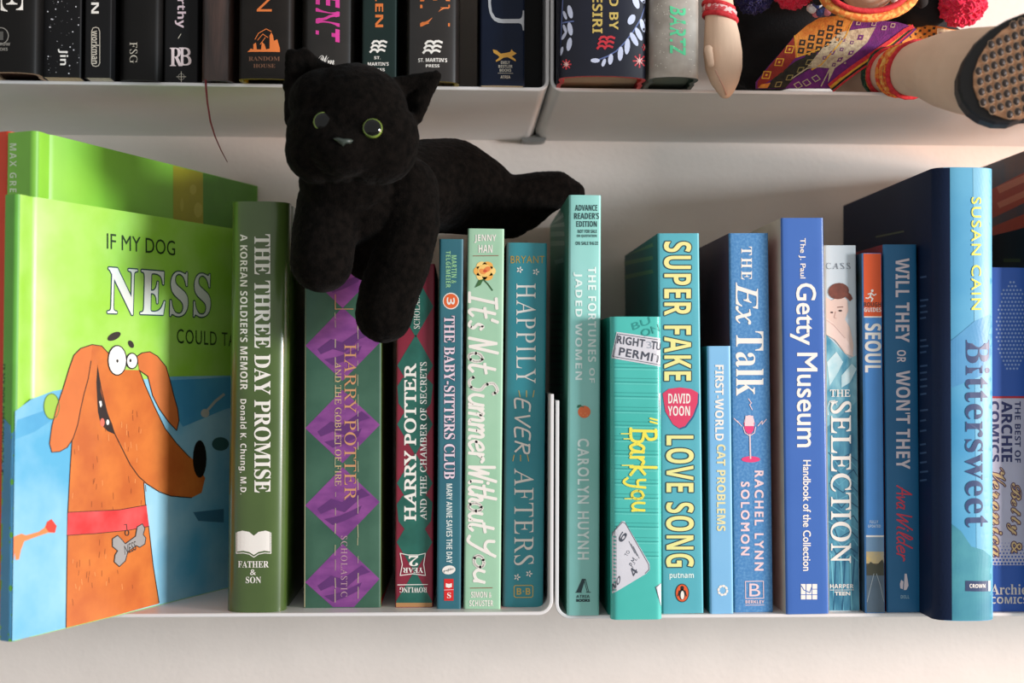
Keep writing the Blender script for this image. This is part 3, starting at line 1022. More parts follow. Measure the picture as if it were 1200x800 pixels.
t.ell(799.3, 696, 3.6, 6.5, ink(26, 26, 26), 4).ell(799.3, 688.5, 2.1, 2.4, ink(26, 26, 26), 4).ell(799.6, 697, 2.1, 5, W_, 5)
t.line([(796, 692), (794.4, 698)], 1.3, ink(26, 26, 26), 4).line([(802.6, 692), (804.2, 698)], 1.3, ink(26, 26, 26), 4)
t.build()
a = b.art('side_print', 'left')
for y in (287, 302, 318):
    a.line([(729, y + 9), (764, y)], 4.5, ink(96, 134, 104))
a.build()

# small light blue
fb = mat('baby_blue_card', (116, 178, 222), 0.45, rgb2=(132, 190, 228), scale=14)
b = shelf_book('short baby blue paperback with white and yellow sans capitals', GR, (829.5, 855.5), (831.5, 860.5), 405.5, 719, RZ, fb, mat('sea_teal_side', (34, 116, 120), 0.5), d=0.12)
t = b.art('title_lettering', layer=2)
t.text('FIRST-WORLD', 838, 427.5, 848, 516, W_, 90, 'bold', off=0.002).text('CAT PROBLEMS', 840, 520.5, 850, 622, ink(226, 220, 168), 90, 'bold', off=0.002)
t.build()
t = b.art('publisher_emblem', layer=2)
for k in range(8):
    an = k * math.pi / 4 + .2
    t.ell(847 + 5 * math.cos(an), 691.5 + 5.2 * math.sin(an), 2.1, 1.5, W_, rot=math.degrees(an) + 90, n=8)
t.build()

# blue speckled, microphone
ex = mat('denim_blue_card', (66, 128, 184), 0.45, rgb2=(96, 152, 200), scale=700, detail=1, lo=0.4, hi=0.75)
b = shelf_book('denim blue speckled paperback with a pink and white microphone', GR, (853, 899.5), (860, 906), 273.3, 717.3, RZ, ex, mat('dusky_mauve_side', (92, 66, 80), 0.5, rgb2=(60, 56, 76), scale=14), mat('rose_front', (190, 110, 130), 0.5), d=0.133)
t = b.art('title_lettering', layer=2)
t.text('THE', 868.7, 289, 881, 327.5, W_, 90, 'serif', sp=1.3, off=-0.005).text('Ex', 862, 331, 888, 380, W_, 90, 'ital', off=0.008).text('Talk', 862, 388, 894.5, 463.5, W_, 90, 'serif', off=-0.004)
t.build()
t = b.art('author_lettering', layer=2)
PKW = ink(232, 204, 208)
t.text('RACHEL LYNN', 884.5, 551.5, 894.5, 668, PKW, 90, 'sans', sp=1.35, off=0.014).text('SOLOMON', 868.3, 564.5, 878, 650, PKW, 90, 'sans', sp=1.35, off=0.014)
t.build()
t = b.art('microphone_print', layer=2)
PNK = ink(222, 62, 120)
t.ell(878, 494.5, 6, 8.2, PKW, 2).poly([(871.6, 495), (884.4, 495), (883, 504), (880, 508), (876, 508), (873, 504)], PNK, 3).poly([(873.5, 487), (882.5, 487), (883.5, 499), (872.5, 499)], PKW, 4)
t.line([(871, 500), (873, 507), (878.5, 510.5), (884, 507), (885.5, 500)], 0.9, PKW, 4).line([(878.7, 509), (879.4, 537)], 1.6, PKW, 3).ell(879.8, 538, 11, 3.6, PNK, 2)
for q in ([(860, 490), (865, 495), (864, 493), (869, 499)], [(888, 499), (893, 493), (893, 497), (898, 491)], [(877, 467), (880.5, 472), (878.5, 474), (881.5, 480)]):
    t.line(q, 0.9, PKW, 3)
t.build()
t = b.art('publisher_emblem', layer=2)
t.line([(873.5, 681), (894.5, 680.5), (894.8, 700.5), (873.8, 701)], 0.9, PKW, close=True).text('B', 878, 683.5, 891, 698.5, PKW, 0, 'sans').text('BERKLEY', 873.5, 703, 895.5, 706.8, PKW, 0, 'bold')
t.line([(873.5, 708.8), (895.5, 708.5)], 0.6, PKW)
t.build()

# royal blue museum handbook
ge = mat('royal_blue_card', (52, 98, 176), 0.36, rgb2=(62, 108, 184), scale=10, coat=0.2)
b = shelf_book('tall royal blue paperback with cream back and white humanist lettering', GR, (913, 963.5), (922, 971), 255.5, 719.5, RZ, ge, mat('cream_cover_side', (206, 194, 180), 0.45), d=0.14, pages=PAGES_WHITE)
t = b.art('title_lettering', layer=2)
t.text('The J. Paul', 935.8, 279, 943.8, 326, W_, 90, 'sans', off=0.004).text('Getty', 926, 332, 956, 404, W_, 90, 'sans', off=0.012).text('Museum', 934, 413.5, 957.5, 523.5, W_, 90, 'sans', off=0.012)
t.text('Handbook of the Collection', 941, 539, 950, 668.5, W_, 90, 'sans', off=0.006)
t.build()
t = b.art('museum_emblem', layer=2)
t.rect(938.5, 684, 957.5, 702, W_, 2)
t.line([(944.5, 684), (944.5, 702)], 0.8, ge, 3).line([(951.5, 684), (951.5, 702)], 0.8, ge, 3).line([(938.5, 696.5), (957.5, 696.5)], 0.8, ge, 3).line([(951.5, 690), (957.5, 690)], 0.8, ge, 3)
t.line([(939, 686), (942, 691), (949, 694), (951, 688)], 0.9, ge, 3)
t.build()

# pale blue paperback with woman
se = mat('ice_blue_card', (196, 210, 218), 0.4, var=0.05, scale=20)
b = shelf_book('ice blue paperback with a red-haired woman in ruffled aqua gown', GR, (965.5, 1004), (971, 1007.5), 287.5, 716.2, RZ, se, d=0.125)
a = b.art('cover_photo')
GW = mat('aqua_gown', (58, 136, 166), 0.4, rgb2=(150, 206, 218), scale=110, stretch=(1, 1, 0.5), detail=6)
GW2 = mat('deep_aqua_gown', (34, 104, 138), 0.4, rgb2=(92, 164, 188), scale=160, stretch=(1, 1, 0.3), detail=6)
HR = mat('auburn_hair', (112, 58, 44), 0.5, var=0.2, scale=300)
SK = ink(222, 196, 184)
a.poly([(966.4, 392), (974, 398), (986, 410), (996, 420), (1005, 416), (1007.2, 715), (971.5, 715)], GW, 1)
a.poly([(969, 500), (1005.5, 470), (1006.8, 715), (971.5, 715), (970, 600)], GW2, 2)
for k in range(14):
    y = 530 + k * 9
    a.line([(971 + (k * 7) % 9, y), (980 + (k * 5) % 12, y + 11), (994 + (k * 3) % 9, y + 2), (1005, y + 10)], 1.2, ink(96, 168, 190) if k % 2 else ink(24, 84, 116), 3)
for k in range(6):
    a.line([(974 + k * 5.5, 650), (978 + k * 5 - (k % 2) * 6, 714)], 1.5, ink(24, 90, 126) if k % 2 else ink(110, 186, 204), 3)
a.poly([(966.5, 348), (974, 352), (986, 346), (993, 352), (994, 364), (990, 374), (996, 384), (1000, 404), (999, 418), (990, 414), (980, 400), (966.6, 380)], SK, 4)
a.ell(982.5, 341, 12.2, 9.5, HR, 5, rot=-8).poly([(988, 338), (997, 345), (999, 350), (996, 353), (990, 347)], HR, 5.5)
a.line([(981, 360), (987.5, 359.5)], 0.9, ink(110, 70, 60), 6).ell(984.5, 364, 2.2, 1.1, ink(70, 50, 50), 6).ell(974.5, 366, 1.6, 1.0, ink(70, 50, 50), 6)
a.line([(979, 365), (977.5, 372), (980, 373)], 0.6, ink(190, 150, 140), 6)
a.poly([(966.6, 372), (976, 378), (988, 392), (996, 404), (1000, 418), (992, 414), (978, 398), (966.8, 392)], ink(230, 206, 196), 5)
a.line([(967, 375), (977, 381), (990, 396)], 0.6, ink(190, 156, 146), 6)
PG_ = mat('pale_gown_folds', (168, 212, 222), 0.42, rgb2=(204, 228, 232), scale=150)
a.poly([(969, 424), (980, 412), (988, 424), (982, 436), (972, 452)], PG_, 3).poly([(986, 440), (998, 426), (1004, 432), (996, 448), (986, 454)], PG_, 3)
a.build()
t = b.art('title_lettering', layer=7)
t.text('THE', 972.5, 456.5, 996, 464.5, W_, 0, 'light', off=0.006).text('SELECTION', 973.5, 470, 997, 659, W_, 90, 'light', off=0.012)
t.line([(970.5, 486), (969, 478), (972, 470), (978, 469), (980, 474)], 0.8, W_)
t.build()
t = b.art('author_lettering', layer=4)
t.text('CASS', 967.3, 308, 996.5, 315.2, ink(110, 120, 132), 0, 'light', sp=1.3)
t.build()
t = b.art('publisher_lettering', layer=5)
t.text('HARPER', 972.5, 684, 1000, 689, W_, 0, 'bold').line([(972.5, 691), (1000, 690.8)], 0.6, W_).text('TEEN', 978, 693, 996, 697, W_, 0, 'sans', off=0.008)
t.build()

# city guide
ci = mat('guide_blue_card', (70, 138, 206), 0.42, var=0.03)
b = shelf_book('slim guidebook with an orange top band above sky blue', GR, (1010.5, 1033.5), (1014.5, 1037.5), 296.5, 718.2, RZ, ci, mat('guide_side', (44, 78, 108), 0.45, rgb2=(40, 50, 40), scale=30), d=0.13)
a = b.art('spine_print')
a.rect(1008, 295, 1036, 370.5, mat('guide_orange', (226, 86, 30), 0.42, var=0.03), 1)
a.rect(1008, 370.5, 1038, 372, W_, 2)
a.rect(1012, 627, 1040, 629, W_, 2)
a.rect(1012, 629, 1040, 646, mat('dusk_sky', (110, 146, 178), 0.42, var=0.05), 1).rect(1012, 646, 1040, 660, mat('dusk_yellow', (214, 182, 104), 0.42, rgb2=(150, 160, 160), scale=90), 1)
a.rect(1012, 660, 1040, 672, ink(90, 76, 56), 1).rect(1012, 672, 1040, 720, mat('bridge_grey', (84, 104, 120), 0.45, var=0.1, scale=90), 1)
a.poly([(1015, 664), (1020, 658), (1027, 662), (1034, 655), (1038, 660), (1038, 674), (1014, 674)], ink(64, 66, 52), 2)
a.line([(1016, 705), (1021, 684), (1024, 672)], 0.7, ink(160, 170, 176), 2).line([(1036, 705), (1031, 684), (1027, 672)], 0.7, ink(160, 170, 176), 2)
a.build()
t = b.art('title_lettering', layer=3)
t.text('SEOUL', 1013.5, 379, 1032.3, 436, W_, 90, 'bold', off=0.006)
t.text('ROUGH', 1011.8, 354, 1032.5, 359.3, ink(80, 40, 30), 0, 'bold').text('GUIDES', 1011.8, 360.3, 1032.5, 365.3, W_, 0, 'bold')
t.text('FULLY', 1019, 609.5, 1029, 613, ink(190, 214, 234), 0, 'bold').text('UPDATED', 1017, 614.5, 1032, 618, ink(190, 214, 234), 0, 'bold')
t.build()
t = b.art('running_figure_emblem', layer=3)
t.ell(1022, 340.5, 1.6, 1.6, W_, n=8).line([(1021, 343), (1019.5, 347.5), (1022.5, 350), (1021, 353)], 1.6, W_).line([(1020, 347.5), (1017, 349.5), (1014.5, 349)], 1.4, W_).line([(1017, 344.5), (1021, 343.5), (1024, 346), (1026.5, 344.5)], 1.2, W_)
t.build()

# blue romance
wi = mat('cerulean_card', (26, 102, 150), 0.42, rgb2=(34, 112, 160), scale=14)
b = shelf_book('cerulean blue paperback with white capitals and coral handwriting', GR, (1034.5, 1075), (1040, 1079), 286.5, 717.2, RZ, wi, mat('wine_red_side', (120, 30, 50), 0.5), d=0.133)
t = b.art('title_lettering', layer=2)
PW = ink(228, 220, 228)
t.text('WILL THEY', 1049.5, 302.5, 1065.5, 401, PW, 90, 'bold', off=0.002).text('OR', 1051, 410, 1061.5, 424.5, PW, 90, 'bold').text("WON'T THEY", 1050, 434, 1066.5, 549.5, PW, 90, 'bold', off=0.002)
t.build()
t = b.art('author_lettering', layer=2, label='coral red handwritten author name')
t.hand('Ava', 1051, 569, 1068, 596, 1.7, ink(220, 66, 88), shear=.25).hand('Wilder', 1051, 602, 1069, 657, 1.7, ink(220, 66, 88), shear=.25)
t.build()
t = b.art('publisher_emblem', layer=2)
t.poly([(1060, 672), (1062.5, 672), (1064.5, 686), (1062, 691), (1059, 691)], PW).poly([(1056, 679), (1058.5, 681), (1058, 690), (1055, 689), (1054.5, 684)], PW).text('DELL', 1055.5, 697, 1065.5, 701, ink(150, 190, 210), 0, 'bold')
t.build()

# big blue hardback with watercolour mountains
bt = mat('sky_blue_watercolour', (62, 144, 190), 0.45, rgb2=(92, 168, 204), scale=14, coat=0.05, detail=6, spec=0.35)
nv = mat('navy_jacket', (14, 28, 56), 0.5, rgb2=(16, 36, 68), scale=8, spec=0.18)
b = shelf_book('tall navy hardback with sky blue watercolour spine, standing proud of its neighbours', GR, (1098, 1167), (1096, 1171), 196, 727.5, RZ, bt, nv, nv, kind='hard', bulge=0.0045, power=3, d=0.158, pages=PAGES_WHITE, groove=False, edge=nv, wrap=0.0042)
a = b.art('jacket_painting')
a.poly([(1092, 190), (1113, 190), (1115.5, 735), (1090, 735)], nv, 3)
a.poly([(1140, 190), (1172, 190), (1175, 735), (1145, 735)], mat('pale_sky_wash', (94, 166, 204), 0.45, rgb2=(120, 184, 212), scale=20, spec=0.35), 1)
a.poly([(1113, 400), (1128, 388), (1142, 376), (1160, 368), (1172, 362), (1172, 410), (1150, 440), (1113, 455)], mat('blue_haze', (62, 132, 186), 0.45, rgb2=(92, 160, 200), scale=20, spec=0.35), 2)
a.poly([(1113, 612), (1126, 622), (1138, 640), (1152, 644), (1172, 654), (1174, 735), (1113, 735)], mat('teal_hills', (50, 124, 150), 0.45, rgb2=(82, 160, 170), scale=24, spec=0.35, detail=7), 2)
a.build()
t = b.art('author_lettering', layer=4)
t.text('SUSAN CAIN', 1138.3, 231, 1149.5, 363, ink(222, 220, 84), 90, 'sans', sp=1.15, off=0.004)
t.build()
t = b.art('title_lettering', layer=4)
t.text('Bittersweet', 1131, 398, 1159.5, 618, ink(30, 58, 104), 90, 'serif', off=-0.006)
t.build()
t = b.art('publisher_label', layer=4)
t.rect(1131, 680, 1161, 692.3, ink(34, 56, 96), 4).rect(1158, 680, 1160.5, 692.3, ink(190, 214, 220), 5).text('CROWN', 1136, 683.8, 1154.5, 688.4, W_, 0, 'bold', L=5)
t.build()
a = b.art('side_print', 'left')
rr2 = random.Random(8)
a.line([(1027, 277.5), (1059, 271)], 2.0, ink(70, 84, 60))
for y in (324, 351, 358, 365, 372, 398, 405, 412, 428, 436, 444, 452, 461, 480, 492, 504, 520, 530, 541, 552, 562):
    a.line([(1079, y + 1), (1084.5 + rr2.random() * 3, y)], 2.2, ink(58, 82, 116))
a.build()

# comics digest
ar = mat('comic_blue', (44, 100, 196), 0.4, var=0.05, scale=20)
b = shelf_book('glossy comics digest in bright blue and lilac, at the right edge of the lower shelf', GR, (1159, 1210), (1160, 1210), 313.5, 716.2, RZ, ar, d=0.12, pages=PAGES_WHITE)
a = b.art('spine_print')
LI = mat('lilac_panel', (206, 208, 230), 0.42, var=0.03)
a.rect(1150, 464, 1216, 466.5, ink(200, 40, 60), 2)
a.rect(1150, 466.5, 1216, 662, LI, 1)
HT = ink(150, 180, 226)
for r_ in range(24):
    for c_ in range(9):
        x, y = 1166 + c_ * 4 + (r_ % 2) * 2, 326 + r_ * 4.6
        if (x - 1186) ** 2 / 340 + (y - 385) ** 2 / 3000 < 1:
            a.ell(x, y, 1.3, 1.3, HT, 1, n=8)
for r_ in range(8):
    for c_ in range(12):
        a.ell(1164 + c_ * 4 + (r_ % 2) * 2, 664 - r_ * 4, 1.7 - r_ * 0.17, 1.7 - r_ * 0.17, ar, 2, n=8)
a.build()
t = b.art('title_lettering', layer=3)
NV = ink(40, 52, 110)
t.text('THE BEST OF', 1189, 470, 1196, 542, NV, 90, 'bold').text('ARCHIE', 1173.5, 470, 1186, 541, NV, 90, 'bold', off=0.006).text('COMICS', 1158.5, 470, 1170.5, 541, NV, 90, 'bold', off=0.006)
t.text('Betty &', 1180, 566, 1197, 648, ink(236, 206, 150), 90, 'script', outline=ink(90, 50, 90), ow=1.2, off=0.0)
t.text('Veronica', 1162, 548, 1178, 652, ink(236, 206, 150), 90, 'script', outline=ink(90, 50, 90), ow=1.2)
t.text('Archie', 1156, 684, 1203, 696.5, W_, 0, 'serif').text('COMICS', 1156, 699, 1204, 707, W_, 0, 'bold')
t.build()

# two books whose spines are outside the frame, their left covers receding
dk = mat('dark_teal_jacket', (16, 46, 58), 0.45, var=0.1)
b = shelf_book('dark teal book behind the comics digest', GR, (1221, 1262), (1222, 1262), 262, 722, RZ, dk, dk, kind='hard', d=0.14, groove=False)
a = b.art('side_print', 'left')
a.rect(1176, 303, 1196, 307, ink(70, 96, 70), 1)
a.build()
ob = mat('blue_red_jacket', (30, 56, 84), 0.45, rgb2=(90, 60, 60), scale=40)
b = shelf_book('tall book with a rust orange jacket band, at the right edge behind the blue hardback', GR, (1266, 1310), (1268, 1312), 152, 724, RZ, mat('rust_jacket', (158, 58, 34), 0.45), ob, kind='hard', d=0.14, groove=False)
a = b.art('side_print', 'left')
RU = mat('rust_orange_band', (176, 62, 40), 0.5, var=0.06)
a.poly([(1150, 228), (1212, 196), (1212, 232), (1150, 262)], RU, 1)
a.poly([(1150, 271), (1212, 246), (1212, 262), (1150, 284)], RU, 1)
for k in range(5):
    a.line([(1172 + k * 8, 222 - k * 3.6), (1177 + k * 8, 219.6 - k * 3.6)], 8, ink(206, 120, 92), 2).line([(1172 + k * 8, 240 - k * 3.6), (1177 + k * 8, 237.6 - k * 3.6)], 7, ink(206, 120, 92), 2)
a.build()

# ================================================================ upper shelf
GU = 'dark-spined books on the upper left shelf'
bk = mat('black_jacket', (17, 16, 15), 0.4, var=0.25, scale=20, spec=0.18)
bk2 = mat('black_matt_card', (20, 20, 21), 0.5, var=0.1, scale=20, spec=0.18)
UB = {'h': 0.215}


def upper(label, x0, x1, yb, spine, group=GU, **k):
    kk = dict(h=0.215, d=0.135)
    kk.update(k)
    Yf = on_level((x0 + x1) / 2, yb, UZ).y
    return shelf_book(label, group, (x0, x1), (x0, x1), -40, yb, UZ, spine, Y=Yf, **kk)


b = upper('black hardback with a large white letter and round seal, leftmost above', -22, 43, 84.5, bk, kind='hard', bulge=0.004, power=2.5, pages=mat('rust_dark_pages', (70, 44, 34), 0.8), edge=mat('tan_board_edge', (190, 160, 130), 0.5))
t = b.art('title_lettering', layer=2)
t.text('E', 1, -14, 27, 14, W_, 90, 'serif')
t.build()
t = b.art('publisher_emblem', layer=2)
GY = ink(140, 136, 128)
t.ring(1, 42, 9, 9.5, 1.0, GY).rect(-3, 37, 4, 47, ink(80, 78, 74)).text('ROW', 0, 50, 12, 53.5, GY, 0, 'bold').text('OKS', 0, 56, 9, 59.5, GY, 0, 'bold')
t.build()

b = upper('slim black paperback sprinkled with tiny white stars', 49, 94.5, 90.5, bk2, d=0.12)
a = b.art('star_print')
for k in range(60):
    s_ = rr2.choice((.35, .35, .5, .9))
    a.ell(rr2.uniform(51, 93), rr2.uniform(-5, 88), s_, s_, ink(200, 200, 204) if s_ > .4 else ink(130, 130, 132), n=6)
a.build()
t = b.art('author_lettering', layer=2)
t.text('Jin', 68, 57.5, 80, 76.5, W_, 90, 'bold')
t.build()

b = upper('narrow black paperback with a word in a rounded outline', 98.5, 130, 91, bk2, d=0.125, pages=PAGES_WHITE)
t = b.art('title_lettering', layer=2)
t.text('ON', 107, -14, 116, 16, W_, 90, 'bold')
t.build()
t = b.art('publisher_emblem', layer=2)
TN = ink(196, 188, 172)
t.text('workman', 107.5, 36, 116, 75, TN, 90, 'bold').line([(107.5, 37), (109, 33), (112.2, 32), (115.5, 33), (117, 37), (117, 74), (115.5, 77), (112.2, 78), (109, 77), (107.5, 74)], 0.9, TN, close=True)
t.build()

b = upper('broad black hardback with three small serif initials', 137, 187, 93.5, bk, kind='hard', bulge=0.003, power=2.5, pages=PAGES_WHITE, edge=bk2)
t = b.art('publisher_lettering', layer=2)
t.text('FSG', 152, 49.5, 161, 74, TN, 90, 'light')
t.build()

b = upper('black paperback with a pale monogram and tiny compass star', 191.5, 232, 97, bk2)
t = b.art('author_lettering', layer=2)
t.text('arthy', 205, -12, 218, 33, ink(214, 190, 196), 90, 'bold')
t.line([(209, 45), (212, 40)], 0.8, TN)
t.build()
t = b.art('publisher_emblem', layer=2)
t.text('R', 199, 56, 214, 77.5, ink(224, 206, 206), 0, 'serif', off=-0.008).text('B', 210, 56, 224, 76.5, ink(224, 206, 206), 0, 'light', off=0.01).ring(212.5, 90, 3.6, 3.6, 0.6, GY).line([(212.5, 84), (212.5, 96)], 0.6, TN).line([(207, 90), (218, 90)], 0.6, TN)
t.build()

lb = mat('worn_brown_leather', (34, 24, 21), 0.4, rgb2=(74, 52, 44), scale=60, stretch=(2, 1, 0.25), bump=0.4, coat=0.12, detail=7)
b = upper('worn dark brown leather book with a hanging red ribbon bookmark', 234.5, 271.5, 94, lb, kind='hard', bulge=0.002, power=2, edge=mat('dark_leather_edge', (30, 24, 26), 0.4))
leather = b
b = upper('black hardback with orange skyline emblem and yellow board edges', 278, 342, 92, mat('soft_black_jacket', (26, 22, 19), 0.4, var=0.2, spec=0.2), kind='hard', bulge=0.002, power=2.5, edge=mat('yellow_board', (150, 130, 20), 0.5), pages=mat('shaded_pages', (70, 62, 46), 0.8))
OR = ink(218, 116, 50)
t = b.art('title_lettering', layer=2)
t.text('N', 301, -4, 318.5, 13.5, OR, 90, 'sans')
t.build()
t = b.art('publisher_emblem', layer=2)
t.poly([(290, 61), (294, 57), (297, 58), (297, 52), (300, 50), (301, 58), (306, 58), (307, 49), (310, 52), (312, 58), (316, 57), (316, 42), (318, 38), (320, 42), (321, 48), (325, 46), (328, 57), (328, 61)], OR, 2)
t.line([(299, 46), (303, 39), (312, 34), (318, 37)], 0.9, OR).line([(302, 47), (308, 40), (314, 44)], 0.8, OR).line([(305, 52), (311, 44)], 0.8, OR)
DT = ink(112, 74, 52)
t.text('RANDOM', 291.5, 66.5, 328, 71.5, DT, 0, 'serif').text('HOUSE', 297, 75, 322.5, 79.5, DT, 0, 'serif')
t.build()

b = upper('black hardback with magenta slanted capitals', 352, 414, 97, mat('dark_umber_jacket', (36, 33, 30), 0.35, var=0.15, spec=0.4), kind='hard', bulge=0.003, power=2.5)
t = b.art('title_lettering', layer=2)
t.text('MENT', 370, -34, 398, 50, ink(214, 56, 150), 90, 'sital', off=-0.012)
t.build()
t = b.art('publisher_emblem', layer=2)
t.text('Wm', 373, 65, 392, 76, W_, 0, 'script').text('MORROW', 376, 78, 392, 81, W_, 0, 'light')
t.build()


def waves(t, x0, y0, x1, y1, m):
    for r_ in range(3):
        y = y0 + (y1 - y0) * (0.18 + r_ * 0.33)
        wv = (x1 - x0)
        hh = (y1 - y0)
        pts = []
        for s_ in range(2):
            xa = x0 + wv * (0.12 * (2 - r_) / 2) + s_ * wv * 0.42
            pts = [(xa, y + hh * .1), (xa + wv * .12, y - hh * .08), (xa + wv * .28, y - hh * .1), (xa + wv * .46, y)]
            t.line(pts, hh * 0.16, m)
    return t


b = upper('dark green-black hardback with orange capitals and wave emblem', 424, 464.5, 97, mat('bottle_green_jacket', (26, 42, 39), 0.45, var=0.06, spec=0.2), kind='paper', d=0.13)
t = b.art('title_lettering', layer=2)
t.text('LLEN', 439.8, -22, 449, 32, OR, 90, 'bold')
t.build()
t = waves(b.art('publisher_emblem', layer=2), 434, 47, 453, 62, W_)
t.text('ST.', 438.5, 66, 446, 69.5, W_, 0, 'bold').text("MARTIN'S", 431, 73, 455.5, 77, W_, 0, 'bold').text('PRESS', 434, 80, 451, 83.5, W_, 0, 'bold')
t.build()

b = upper('glossy black hardback with large orange letters and gold board edge', 475.5, 538, 95, mat('glossy_brown_black', (30, 25, 22), 0.25, var=0.2, spec=0.6), kind='hard', bulge=0.004, power=2.5, edge=mat('yellow_board', (150, 130, 20), 0.5))
t = b.art('title_lettering', layer=2)
t.text('EN', 492.5, -14, 527, 31, OR, 90, 'sans', off=0.006)
t.build()
t = waves(b.art('publisher_emblem', layer=2), 496, 47, 518, 63, W_)
t.text("ST. MARTIN'S", 490, 68.5, 524, 73, W_, 0, 'bold').text('PRESS', 499, 75.5, 515, 79, W_, 0, 'bold')
t.build()

b = upper('navy blue hardback with a big silver letter and running fox', 562.5, 615, 100, mat('midnight_navy_jacket', (14, 25, 46), 0.45, var=0.1, spec=0.2), kind='paper', bulge=0.001, power=3)
t = b.art('title_lettering', layer=2, label='large silver serif letter')
t.text('U', 572, -38, 614.5, 36, ink(190, 192, 196), 90, 'serif', off=-0.01)
t.build()
t = b.art('publisher_emblem', layer=2)
FX = ink(218, 160, 60)
t.poly([(577.5, 58), (582, 59), (587, 63), (593, 62), (598, 60.8), (599.5, 57.8), (601.2, 60.2), (605.5, 62.6), (602, 64.8), (599.5, 66), (604, 69.5), (604.5, 72), (599.5, 69.5), (595, 67), (590, 67.6), (586, 70.5), (581.5, 72.5), (581, 71), (585.5, 67), (583, 64.6), (578.5, 62)], FX)
for k, s_ in enumerate(('EMILY', 'BESTLER', 'BOOKS')):
    t.text(s_, (587, 584, 585.5)[k], 71.5 + 4.6 * k, (597.5, 600.5, 599)[k], 75 + 4.6 * k, TN, 0, 'bold')
t.line([(583.5, 85.8), (601, 86)], 0.5, TN).text('ATRIA', 586.5, 88.5, 598, 92, TN, 0, 'bold')
t.build()
b = upper('plain black book added to fill the dark gap beside the shelf side', 611, 636, 116, mat('black_gap_filler', (10, 10, 11), 0.7), d=0.09)  # added black book, set back so the gap by the shelf side reads dark

GP = 'books on the upper right shelf'
nn_ = mat('ink_navy_jacket', (24, 26, 40), 0.45, var=0.08, spec=0.35)
b = upper('thick navy book with white leaf sprigs, gold capitals and red boards', 656.5, 759.5, 89, nn_, group=GP, kind='hard', bulge=0.0055, power=2.3, edge=mat('red_boards', (196, 34, 40), 0.45), d=0.14, pages=mat('tan_pages', (176, 150, 122), 0.85))
t = b.art('title_lettering', layer=3)
GO = ink(206, 176, 92)
t.text('ED BY', 714, -12, 724.5, 35, GO, 90, 'bold').text('. ESIRI', 694, -14, 706, 39, GO, 90, 'bold')
t.build()
a = b.art('leaf_sprig_print', layer=2)
LV, ST_, RS = ink(206, 210, 232), ink(96, 110, 160), ink(206, 44, 56)
a.line([(699, 71), (712, 66), (722, 60), (732, 50), (742, 37), (751, 22), (757, 6), (758, -12)], 1.5, ST_)
for (x, y, rx, ry, ro) in ((697.5, 71, 5.5, 2.6, 0), (707.5, 73.5, 5, 2.2, -70), (715.5, 69.5, 6.5, 2.9, -82), (727, 63, 8.5, 3.2, -85), (735, 54.5, 9.5, 3.2, -85), (743, 46, 9, 3.2, 62), (748.5, 40, 8.5, 3, 65), (753, 30, 8, 2.8, 75),
                           (740, 23, 6.5, 4, 118), (745, 2, 9, 3.6, 70), (752, -3, 8, 3.4, 60), (757.5, 24, 2.4, 3, 0)):
    a.ell(x, y, rx, ry, LV, 3, rot=ro, n=12)
a.line([(655, 60), (658, 30), (660, -10)], 1.2, ST_)
for (x, y, ro) in ((667, 52, -80), (668, 34, 80), (668, 14, 78), (661, 42, -60), (662, 34, 70), (662, 18, 70), (658, 60, -75)):
    a.ell(x, y, 8 if x > 665 else 5.5, 3 if x > 665 else 1.8, LV, 3, rot=ro, n=12)
a.line([(659, 27), (672, 25)], 1.6, ST_)
for (x, y, s_) in ((749.5, 71.5, 7.5), (663.5, 75.5, 5.5), (757.5, 55.5, 4.5)):
    for k in range(8):
        an = k * math.pi / 4
        a.line([(x, y), (x + s_ * math.cos(an), y + s_ * math.sin(an))], 1.7, RS, 2)
        a.line([(x, y), (x + s_ * .5 * math.cos(an), y + s_ * .5 * math.sin(an))], 0.9, ink(240, 200, 190), 3)
a.build()
t = waves(b.art('publisher_emblem', layer=3), 700, 42, 720, 58, RS)
t.build()

b = upper('beige speckled hardback with green brush lettering, beside the doll hand', 763, 821.5, 90, mat('stone_beige_jacket', (150, 140, 128), 0.45, rgb2=(176, 166, 154), scale=90, detail=6), group=GP, kind='hard', bulge=0.0045, power=2.2, edge=mat('dark_green_boards', (30, 52, 44), 0.4), d=0.14, pages=mat('grey_green_pages', (96, 104, 92), 0.85))
t = b.art('author_lettering', layer=2, label='mint green brush lettering')
t.text('BARTZ', 785, 7, 803.5, 65, ink(90, 210, 150), 90, 'sital')
t.build()
a = b.art('speckle_print')
for k in range(50):
    a.ell(rr2.uniform(766, 819), rr2.uniform(-5, 84), .7, .7, ink(206, 198, 184), n=6)
a.build()

# ribbon bookmark hanging from the leather book


def tube(name, pts, rad, m, parent=None, n=8, flat=1.0, closed=False):
    V, F = [], []
    L = len(pts)
    pts = [Vector(p) for p in pts]
    for i, p in enumerate(pts):
        a_, b_ = pts[(i - 1) % L if closed else max(0, i - 1)], pts[(i + 1) % L if closed else min(L - 1, i + 1)]
        t_ = (b_ - a_).normalized()
        s_ = t_.cross(Vector((0.1, 1, 0.05))).normalized()
        u_ = t_.cross(s_).normalized()
        r_ = rad[i] if isinstance(rad, (list, tuple)) else rad
        for k in range(n):
            an = 2 * math.pi * k / n
            V.append(p + s_ * math.cos(an) * r_ + u_ * math.sin(an) * r_ * flat)
    for i in range(L if closed else L - 1):
        j = (i + 1) % L
        for k in range(n):
            F.append((i * n + k, i * n + (k + 1) % n, j * n + (k + 1) % n, j * n + k))
    if not closed:
        F += [tuple(reversed(range(n))), tuple(range((L - 1) * n, L * n))]
    return mesh_obj(name, V, F, m, parent, smooth=True)


